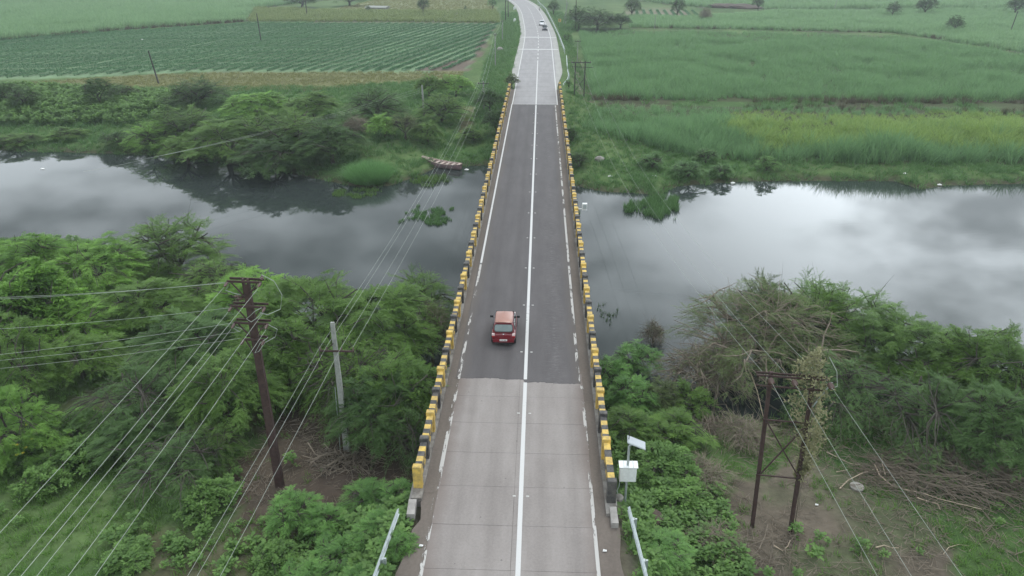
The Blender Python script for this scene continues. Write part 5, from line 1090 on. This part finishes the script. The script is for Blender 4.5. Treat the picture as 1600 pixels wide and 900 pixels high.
# heaps of cut branches, pale cut boughs, stones
def brush(n, rx_, ry_, h, seed, lmin, lmax, rad_, ang0=None):
    r = np.random.default_rng(seed); mb = MB()
    for i in range(n):
        a = r.uniform(0, 6.283); q = r.uniform(0, 1)**.5; p = np.array((math.cos(a)*q*rx_, math.sin(a)*q*ry_, h*(1-q*q)*r.uniform(.1, 1)))
        th = (r.normal(ang0, .6) if ang0 is not None else r.uniform(0, 6.283)); d = np.array((math.cos(th), math.sin(th), r.normal(.05, .25))); l = r.uniform(lmin, lmax); bd = r.normal(0, .22, 3); bd[2] = -abs(bd[2])
        k_ = r.uniform(.5, 1.4)*rad_
        mb.tube([p+d*l*(t-.5)+bd*l*(t-.5)**2*2 for t in (0, .35, .7, 1)], [k_, k_*.8, k_*.55, k_*.3], 3, cap=False)
    return mb
x, y = U(1478, 758, -3.4)
tag(brush(1300, 4.6, 2.9, 1.5, 31, 1.0, 3.2, .02, math.radians(150)).build('brush_heap', M['drywood'], None, (x, y, gz(x, y)-.1)), 'large heap of dry brown brushwood under the right trees', 'brush heap')
x, y = U(1380, 655, -3.4)
tag(brush(260, 2.8, 1.6, 1.0, 35, 1.0, 2.6, .018, math.radians(170)).build('brush_heap', M['drywood'], None, (x, y, gz(x, y)-.1)), 'thin grey brushwood behind the pale cut boughs', 'brush heap')
x, y = U(540, 735, -3.5)
tag(brush(170, 1.9, 1.0, .6, 32, .8, 2.2, .026).build('brush_heap', M['drywood'], None, (x, y, gz(x, y))), 'heap of cut brown branches at the foot of the pale concrete pole', 'brush heap')
x, y = U(1115, 665, -3.4)
tag(brush(260, 1.7, 1.2, .9, 33, .8, 2.4, .02, 1.9).build('brush_heap', M['drywood'], None, (x, y, gz(x, y))), 'dead brown branches lying at the water left of the two-legged pole', 'brush heap')
def bough(pxs, zs, r, label, mat='palewood', side=()):
    pts = [Vector((*U(px, py, -3.1), 0)) for px, py in pxs]
    for p, dz in zip(pts, zs): p.z = gz(p.x, p.y)+dz
    r *= .62; mb = MB(); mb.tube(pts, list(np.linspace(r, r*.45, len(pts))), 6)
    for s_ in side:
        q = [Vector((*U(px, py, -3.1), 0)) for px, py in s_]
        for j, p in enumerate(q): p.z = gz(p.x, p.y)+zs[0]+.12*j
        mb.tube(q, list(np.linspace(r*.7, r*.3, len(q))), 5)
    return tag(mb.build('cut_branch', M[mat]), label, 'branch', 'pale cut branches on the bare soil')
bough([(1313, 759), (1325, 748), (1345, 740), (1366, 735)], [.06, .15, .3, .4], .06, 'pale forked branch lying beside the grey round stone')
bough([(1366, 728), (1374, 745), (1392, 760), (1412, 768), (1440, 775), (1465, 785), (1500, 797), (1530, 808)], [.45, .35, .25, .25, .3, .3, .35, .4], .06, 'long pale curved branch along the edge of the brush heap', side=([(1382, 747), (1377, 730), (1376, 717)],))
bough([(1432, 782), (1450, 787), (1464, 791), (1468, 800)], [.25, .2, .2, .15], .05, 'short pale hooked branch below the long curved one')
bough([(1293, 701), (1315, 713), (1330, 720), (1345, 722)], [.15, .2, .2, .2], .05, 'thin pale branch on the soil above the forked one')
bough([(1308, 732), (1326, 729)], [.1, .15], .05, 'short straight pale branch end on the soil')
bough([(1367, 860), (1380, 857), (1392, 861), (1403, 861)], [.08, .12, .1, .1], .05, 'knobbly pale branch lying on the grass at the lower right')
bough([(1208, 856), (1222, 864), (1230, 858), (1233, 852)], [.1, .08, .15, .3], .05, 'pale hooked branch at the foot of the right pole leg')
bough([(1472, 872), (1480, 862), (1495, 858), (1512, 860)], [.06, .1, .12, .1], .03, 'thin curved twig on the grass at the lower right')
bough([(1400, 705), (1440, 722), (1465, 742), (1535, 790), (1560, 796)], [.8, .9, .7, .5, .3], .045, 'brown straight bough lying across the brush heap', 'drywood')
bough([(512, 740), (540, 725), (562, 715)], [.35, .4, .3], .09, 'thick broken log on the heap of cut brown branches', 'drywood')
bough([(1160, 575), (1172, 600), (1182, 618), (1196, 640)], [3.4, 2.6, 1.8, .6], .08, 'torn pale bough leaning on the left leg of the two-legged pole', 'palewood')
bough([(1095, 640), (1105, 655), (1111, 672)], [.9, .5, .1], .05, 'pale broken stick among the dead branches at the water')
bough([(1185, 862), (1193, 848), (1197, 835)], [.05, .3, .6], .05, 'brown stump leaning up beside the left pole leg', 'drywood')
def rock(px, py, zg, s, label, name='stone', mat='stone', sz=.5):
    x, y = U(px, py, zg); r = np.random.default_rng(int(px*7+py)); bm = bmesh.new(); bmesh.ops.create_icosphere(bm, subdivisions=2, radius=1)
    for v in bm.verts: v.co = Vector((v.co.x*s, v.co.y*s*.8, v.co.z*s*sz))*(1+r.uniform(-.16, .16))
    me = bpy.data.meshes.new(name); bm.to_mesh(me); bm.free(); me.materials.append(M[mat])
    return tag(link(name, me, None, (x, y, gz(x, y)+s*sz*.25)), label, name.replace('_', ' '))
x, y = U(1340, 757, -3.1); mb = MB(); mb.lathe((0, 0, 0), [(.34, -.1), (.36, .06), (.3, .1), (.05, .11)], 16); tag(mb.build('round_stone', M['stone'], None, (x, y, gz(x, y)+.05)), 'grey round flat stone on the grassy soil at the right', 'stone')
rock(1020, 797, -1.5, .6, 'brown earth lump in the weeds right of the near guard rail', 'earth_lump', 'soilheap', .6)
rock(937, 253, -3.4, .7, 'pale boulder on the far right bank near the railing', 'stone', 'stone', .6)
rock(1130, 11, -2, 7, 'left of two heaps of dark soil far away on the right', 'soil_heap', 'soilheap', .2); rock(1162, 12, -2, 8, 'right of two heaps of dark soil far away on the right', 'soil_heap', 'soilheap', .2)
rock(781, 76, -1.5, 1.0, 'pale boulder at the right edge of the crop field', 'stone', 'stone', .8)
for px, py, zg, lb in ((953, 283, -4.4, 'white scrap of litter at the far right water edge near the railing'), (1022, 284, -4.4, 'white scrap of litter at the far right water edge under the wires'), (1145, 286, -4.4, 'white scrap of litter at the waterline right of the shrubs'), (1412, 279, -4.4, 'white scrap at the left of the grassy spit'), (1468, 289, -4.4, 'white scrap at the right of the grassy spit'), (66, 264, -4.48, 'pale scrap floating on the far left water'), (729, 265, -4.48, 'tiny white scrap floating right of the boat'), (1276, 789, -3.2, 'white scrap on the soil between pole and brush heap'), (945, 861, .0, 'white scrap on the dusty right margin of the road'), (658, 853, .0, 'white scrap on the dusty left margin of the road'), (222, 62, -1.2, 'white speck of cloth in the crop rows')):
    x, y = U(px, py, zg); s = .09 if py > 500 else .32
    mb = MB(); mb.add([(-s, -s*.5, .02), (s*.8, -s*.6, .03), (s, s*.5, .02), (-s*.7, s*.6, .05), (0, 0, .02+s*.5)], [(0, 1, 4), (1, 2, 4), (2, 3, 4), (3, 0, 4)])
    tag(mb.build('litter_scrap', M['litter'], None, (x, y, max(gz(x, y), zg if zg > -4.45 else WATER))), lb, 'litter')
# white roof beyond the maize
x, y = U(590, 13, -1.6); rf = empty('shed', (x, y, gz(x, y)), 'low long shed with a white roof far beyond the maize', 'shed', None, rad(-12))
mb = MB(); mb.box((0, 0, .5), (9, 4.6, 1.0)); mb.build('wall', M['conc'], rf)
mb = MB(); mb.add([(-5, -2.8, 1.0), (5, -2.8, 1.0), (5, 0, 1.6), (-5, 0, 1.6), (5, 2.8, 1.0), (-5, 2.8, 1.0), (-5, -2.8, .9), (5, -2.8, .9), (5, 2.8, .9), (-5, 2.8, .9)], [(0, 1, 2, 3), (3, 2, 4, 5), (6, 9, 8, 7), (0, 6, 7, 1), (5, 4, 8, 9), (1, 7, 8, 4, 2), (0, 3, 5, 9, 6)]); mb.build('roof', M['pcc'], rf)

# crop rows: one thing each, three lengths share their meshes
cdir = rad(12.1); cs, sn_ = math.cos(cdir), math.sin(cdir)
def crop_row(Lr, seed):
    r = np.random.default_rng(seed); n = int(Lr*38); yv = r.uniform(0, Lr, n); h = .42+.12*vnoise(seed)(yv, yv*0, 2.0)
    a = r.uniform(-1, 1, n); O = np.stack([a*.58, yv, .05+h*np.sqrt(1-a*a)*r.uniform(.55, 1.0, n)], 1); D = np.stack([a+r.normal(0, .4, n), r.normal(0, .6, n), r.uniform(-.2, .7, n)], 1)
    V, T_ = place([rosette(3, .9, .34, 200+i) for i in range(4)], O, D, r.uniform(.17, .31, n), r, np.clip(.5*r.uniform(0, 1, n)+.25+.25*h*0, 0, 1))
    return mesh_np('crop row', V, quads(V), M['crop'], T_)
CR = {l: crop_row(l, 300+l) for l in (30, 60, 112)}
front = [(-176, 140), (-108, 149), (-75, 160.5), (-39, 160), (-12, 165)]; fx, fy = zip(*front)
i = -8
while True:
    x0 = -168+i*2.95; i += 1
    if x0 > -18: break
    y0 = float(np.interp(x0, fx, fy)); s = 0; Lr = 0; ok = False
    ls = np.arange(0, 135, 1.0); inside = poly_in(x0+ls*sn_, y0+1+ls*cs, CROP)
    ls = ls[inside]
    if len(ls) < 12: continue
    a0, a1 = ls[0], ls[-1]; ln = a1-a0
    kx = min(CR, key=lambda l: abs(math.log(l/ln))); x_, y_ = x0+a0*sn_, y0+1+a0*cs
    o = link('crop_row', CR[kx], None, (x_, y_, gz(x_, y_)+.02), (0, 0, -cdir), (rng.uniform(.92, 1.08), ln/kx, rng.uniform(.9, 1.1)))
    tag(o, 'long dark green leafy row in the ridged crop field', 'crop row', 'crop rows of the field beyond the left bank')
CR2 = crop_row(40, 777)
for k in range(9):
    x_ = 38+k*3.0; o = link('crop_row', CR2, None, (x_, 302, gz(x_, 302)), (0, 0, -.1), (1.0, 1.0, .8)); tag(o, 'short green row in the brown ploughed strip', 'crop row', 'rows of the ploughed strip far right')

# ---- ground cover: points carrying instances of small tufts
def gn_points(name, P_, sc, proto, kind='stuff', tilt=.12, seed=1, label=None):
    r = np.random.default_rng(seed); n = len(P_)
    me = bpy.data.meshes.new(name); me.vertices.add(n); me.vertices.foreach_set('co', np.ascontiguousarray(P_, np.float32).ravel())
    a = me.attributes.new('rot', 'FLOAT_VECTOR', 'POINT'); ro = np.stack([r.normal(0, tilt, n), r.normal(0, tilt, n), r.uniform(0, 6.283, n)], 1).astype(np.float32); a.data.foreach_set('vector', ro.ravel())
    a = me.attributes.new('sc', 'FLOAT', 'POINT'); a.data.foreach_set('value', np.ascontiguousarray(sc, np.float32))
    o = link(name, me); g_ = bpy.data.node_groups.new(name, 'GeometryNodeTree')
    g_.interface.new_socket('Geometry', in_out='INPUT', socket_type='NodeSocketGeometry'); g_.interface.new_socket('Geometry', in_out='OUTPUT', socket_type='NodeSocketGeometry')
    gi = g_.nodes.new('NodeGroupInput'); go = g_.nodes.new('NodeGroupOutput'); ip = g_.nodes.new('GeometryNodeInstanceOnPoints')
    oi = g_.nodes.new('GeometryNodeObjectInfo'); oi.inputs[0].default_value = proto; oi.inputs['As Instance'].default_value = True
    r1 = g_.nodes.new('GeometryNodeInputNamedAttribute'); r1.data_type = 'FLOAT_VECTOR'; r1.inputs[0].default_value = 'rot'
    s1 = g_.nodes.new('GeometryNodeInputNamedAttribute'); s1.data_type = 'FLOAT'; s1.inputs[0].default_value = 'sc'
    g_.links.new(gi.outputs[0], ip.inputs['Points']); g_.links.new(oi.outputs['Geometry'], ip.inputs['Instance'])
    g_.links.new(r1.outputs[0], ip.inputs['Rotation']); g_.links.new(s1.outputs[0], ip.inputs['Scale']); g_.links.new(ip.outputs[0], go.inputs[0])
    md = o.modifiers.new('scatter', 'NODES'); md.node_group = g_
    return tag(o, label, None, None, kind)
def proto_obj(name, V, T_, mat, loc): return tag(link(name, mesh_np(name, V, quads(V), mat, T_), None, loc), kind='stuff')
def scatter(poly, dens, seed, keepf=None):
    r = np.random.default_rng(seed); P_ = np.array(poly, float); lo, hi = P_.min(0), P_.max(0); n = int(np.prod(hi-lo)*dens)
    q = r.uniform(lo, hi, (n, 2)); q = q[poly_in(q[:, 0], q[:, 1], poly)]
    if keepf is not None: q = q[keepf(q[:, 0], q[:, 1]) > r.uniform(0, 1, len(q))]
    return np.concatenate([q, ground(q[:, 0], q[:, 1])[:, None]], 1)
def clear(x, y): return (np.abs(x-road_x(y)+np.where(y < 27, .1, 0)) > np.where(y < 26.5, 4.5, 5.0)+.35*NZ(x, y, 1.2)) & (ground(x, y) > WATER-.02)
V, T_ = blades(16, .16, .22, .5, .016, 401, .6, 2); gp = proto_obj('grass_tuft', V, T_, M['grass'], (-20, 24, gz(-20, 24)))
NEAR = [(-62, 14), (48, 14), (66, 50), (40, 47), (8, 48), (-8, 47), (-24, 56), (-45, 68), (-75, 68), (-75, 30)]
def kf(x, y):
    soil = np.where(poly_in(x+1.6*NZ(x, y, 3.0), y+1.6*NZ(x+9, y+9, 3.0), SOIL_R), .1+.6*sstep(.15, .6, NZ(x, y+5, 2.2)), 1.0)*np.where(poly_in(x, y, SOIL_L), .05, 1.0)
    return clear(x, y)*soil*(.35+.65*sstep(-.3, .3, NZ(x, y, 3.1)))
P_ = scatter(NEAR, 9.0, 501, kf); rg = np.random.default_rng(1)
gn_points('grass', P_, rg.uniform(.5, 1.25, len(P_)), gp)
V, T_ = [], []
for k_, (O_, D_) in enumerate([(0, 0)]):
    r = np.random.default_rng(402); n = 16; a = r.uniform(0, 6.28, n); O = np.stack([np.cos(a)*r.uniform(0, .22, n), np.sin(a)*r.uniform(0, .22, n), r.uniform(.05, .5, n)], 1); D = np.stack([np.cos(a), np.sin(a), r.uniform(-.1, .6, n)], 1)
    V, T_ = place([rosette(5, .9, .26, 70+i) for i in range(3)], O, D, r.uniform(.12, .24, n), r, r.uniform(0, 1, n))
wp_ = proto_obj('weed', V, T_, M['weed'], (-24, 26, gz(-24, 26)))
def kw(x, y): return kf(x, y)*sstep(-.15, .35, NZ(x+31, y-7, 4.5))
P_ = scatter(NEAR, 3.0, 502, kw); gn_points('weeds', P_, rg.uniform(.6, 1.5, len(P_)), wp_)
slope = [(4.6, 14), (10.5, 14), (10.0, 30), (8.5, 38), (5, 38)]
P_ = scatter(slope, 6.0, 503, lambda x, y: clear(x, y)*.8); gn_points('weeds', P_, rg.uniform(.6, 1.6, len(P_)), wp_, seed=5)
slopeL = [(-12, 14), (-5, 14), (-4.9, 27), (-8.5, 27)]
P_ = scatter(slopeL, 9.0, 507, lambda x, y: clear(x, y)*.9); gn_points('weeds', P_, rg.uniform(.8, 1.9, len(P_)), wp_, seed=6)
tw = np.random.default_rng(409); O = np.stack([tw.uniform(-.5, .5, 9), tw.uniform(-.5, .5, 9), tw.uniform(.02, .08, 9)], 1); V = []
for o_ in O:
    a = tw.uniform(0, 6.28); d = np.array((math.cos(a), math.sin(a), tw.uniform(-.02, .15)))*tw.uniform(.2, .6); n_ = np.array((-math.sin(a), math.cos(a), 0))*.012; u_ = np.array((0, 0, .018))
    V += [o_-n_, o_+d-n_*.4, o_+d+u_*.4, o_+u_, o_+u_, o_+d+u_*.4, o_+d+n_*.4, o_+n_]
tp = proto_obj('twigs', np.array(V), np.repeat(tw.uniform(0, 1, 9), 8), M['drywood'], (14, 24, gz(14, 24)))
P_ = scatter([(8.5, 17), (24, 17), (30, 34), (16, 38), (8.5, 36)], 2.6, 530, lambda x, y: .35+.65*sstep(-.3, .5, NZ(x, y, 2.5))); gn_points('twigs', P_, rg.uniform(.7, 1.8, len(P_)), tp, seed=41)
P_ = scatter(SOIL_L, 2.0, 531); gn_points('twigs', P_, rg.uniform(.6, 1.5, len(P_)), tp, seed=42)
# far banks
V, T_ = blades(18, .3, .35, .8, .03, 403, .55, 2); bg_ = proto_obj('bank_grass', V, T_, M['bankgrass'], (20, 92, gz(20, 92)))
FAR = [(-125, 100), (-78, 101), (-40, 94), (-20, 85), (-12, 92), (14, 83.5), (48, 87), (120, 91), (150, 104), (70, 106), (30, 108), (12, 118), (8, 130), (-5, 130), (-16, 152), (-40, 142), (-75, 140), (-130, 146)]
P_ = scatter(FAR, 2.6, 504, lambda x, y: clear(x, y)*(.45+.55*sstep(-.4, .3, NZ(x, y, 5.0)))*np.where(poly_in(x, y, [(-10.8, 100), (-9.0, 100), (-10.5, 124), (-12.5, 124)]), .1, 1)); gn_points('bank_grass', P_, rg.uniform(.6, 1.5, len(P_)), bg_)
P_ = scatter([(-120, 112), (-62, 112), (-55, 122), (-62, 132), (-90, 138), (-130, 140)], 1.6, 505, lambda x, y: np.ones_like(x)); gn_points('weeds', P_, rg.uniform(1.6, 3.0, len(P_)), wp_, seed=8)
P_ = scatter([(10, 125), (45, 124), (80, 122), (150, 122), (210, 136), (85, 136), (40, 135), (10, 136)], .9, 540, lambda x, y: sstep(-.2, .5, NZ(x, y, 4.0))); gn_points('dry_grass', P_, rg.uniform(.8, 2.0, len(P_)), bg_, seed=31)
P_ = scatter([(5, 128), (10, 128), (9.5, 240), (14, 262), (9, 330), (4, 330), (6, 250), (5.5, 180)], 1.6, 506, lambda x, y: (np.abs(x-road_x(y)) > 6.6)*1.0); gn_points('bank_grass', P_, rg.uniform(.7, 1.5, len(P_)), bg_, seed=9)
P_ = scatter([(-10, 128), (-5.0, 128), (-5.5, 230), (-9, 300), (-16, 330), (-13, 260), (-12, 170)], 2.4, 508, lambda x, y: (np.abs(x-road_x(y)) > 5.3)*1.0); gn_points('bank_grass', P_, rg.uniform(.7, 1.6, len(P_)), bg_, seed=10)
V, T_ = blades(14, .35, .3, .6, .035, 404, .6, 2); dg = proto_obj('dry_grass', V, T_, M['drygrass'], (-60, 152, gz(-60, 152)))
P_ = scatter(FALLOW, 1.8, 509); gn_points('dry_grass', P_, rg.uniform(.6, 1.3, len(P_)), dg)
P_ = scatter(FALLOW2, .5, 510); gn_points('dry_grass', P_, rg.uniform(1., 1.8, len(P_)), dg, seed=3)
# sugar cane
V, T_ = blades(26, .42, 1.7, 2.7, .035, 405, .42, 4); cp = proto_obj('sugar_cane', V, T_, M['cane'], (30, 150, gz(30, 150)))
Ve, Te = blades(30, .5, .9, 1.9, .035, 415, .38, 3); ep = proto_obj('dead_cane_leaves', Ve, Te, M['deadcane'], (24, 132.5, gz(24, 132.5)))
P_ = np.concatenate([scatter([(10, 130.5), (40, 129), (85, 129.5), (200, 131.5), (200, 133), (85, 131), (40, 130.7), (10, 132)], 1.3, 550, lambda x, y: sstep(-.7, .1, NZ(x, y*0, 6.0))), scatter([(31, 260.5), (113, 247.5), (124, 197), (230, 172), (230, 174), (125.5, 199), (114.5, 249.5), (31, 262)], .4, 551, lambda x, y: sstep(-.4, .4, NZ(x, y, 7.0))), scatter([(-174, 196), (-154, 216), (-136, 248), (-107, 278), (-109, 280), (-138, 250), (-156, 218), (-176, 198)], .7, 552), scatter([(10, 124), (45, 123.5), (80, 121), (140, 121), (140, 122.5), (80, 122.5), (45, 125), (10, 125.5)], .5, 553, lambda x, y: sstep(-.2, .5, NZ(x, y*0, 5.0)))])
gn_points('dead_cane_leaves', P_, rg.uniform(.6, 1.1, len(P_)), ep, seed=61)
V2, T2 = blades(24, .45, 1.6, 2.5, .045, 406, .5, 4); cl_ = proto_obj('lime_cane', V2, T2, M['cane_lime'], (60, 110, gz(60, 110)))
V3, T3 = blades(24, .7, 1.7, 2.7, .075, 407, .45, 3); cf = proto_obj('far_cane', V3, T3, M['cane_far'], (100, 300, gz(100, 300)))
def hvar(P_, s, lo, hi): return lo+(hi-lo)*sstep(-.7, .7, NZ(P_[:, 0], P_[:, 1], s)+.6*NZ(P_[:, 1]+50, P_[:, 0], s*.3))
def fronth(P_): return 1.6-1.05*sstep(3, 22, P_[:, 1]-far_bank(P_[:, 0])-7)
lime = [(28, 101), (82, 103), (84, 122), (60, 122), (40, 122), (28, 116)]
P_ = scatter(CANE1, 1.5, 520, lambda x, y: (y < 124+2.5*NZ(x+70, y*0, 4.0))-.97*poly_in(x+4*NZ(x, y, 6), y+4*NZ(y, x, 6), lime)); gn_points('sugar_cane', P_, hvar(P_, 7, .62, 1.0)*fronth(P_), cp, seed=21)
P_ = scatter(CANE1, 1.4, 521, lambda x, y: 1.0*poly_in(x+4*NZ(x, y, 6), y+4*NZ(y, x, 6), lime)); gn_points('lime_cane', P_, hvar(P_, 7, .6, .95)*fronth(P_), cl_, seed=22)
P_ = scatter(CANE2, 1.15, 522, lambda x, y: np.where(NZ(x, y, 3.4) > .55, .3, 1.0)*(y > 131.5+2.2*NZ(x, y*0, 5.0))); back = sstep(205, 235, P_[:, 1]+.12*(P_[:, 0]-60)); gn_points('sugar_cane', P_, hvar(P_, 9, .7, 1.2)*(1-.45*back), cp, seed=23)
P_ = scatter(CANE3, .75, 523); gn_points('far_cane', P_, hvar(P_, 14, .75, 1.1), cf, seed=24)
P_ = scatter(CANE4, .3, 524); gn_points('far_cane', P_, hvar(P_, 25, 1.0, 1.6), cf, seed=25)
P_ = scatter(CANEL, .42, 525); gn_points('far_cane', P_, hvar(P_, 25, .95, 1.4), cf, seed=26)
V, T_ = blades(16, .4, 1.2, 1.9, .06, 408, .6, 3); mz = proto_obj('maize', V, T_, M['corn'], (-60, 300, gz(-60, 300)))
P_ = scatter(CORN, .75, 526); gn_points('maize', P_, hvar(P_, 10, .7, 1.1), mz)

# ------------------------------------------------------------------ haze: one closed box of thin air
hm, ht, ho = new_mat('haze')
hv = N(ht, 'ShaderNodeVolumePrincipled'); hv.inputs['Color'].default_value = (0.84, 0.93, 0.95, 1); hv.inputs['Density'].default_value = 0.0004; hv.inputs['Anisotropy'].default_value = 0.2
L(ht, hv.outputs[0], ho.inputs['Volume'])
hb = MB(); hb.box((0, 880, 9.5), (3400, 2300, 34)); tag(hb.build('haze', hm), kind='stuff')
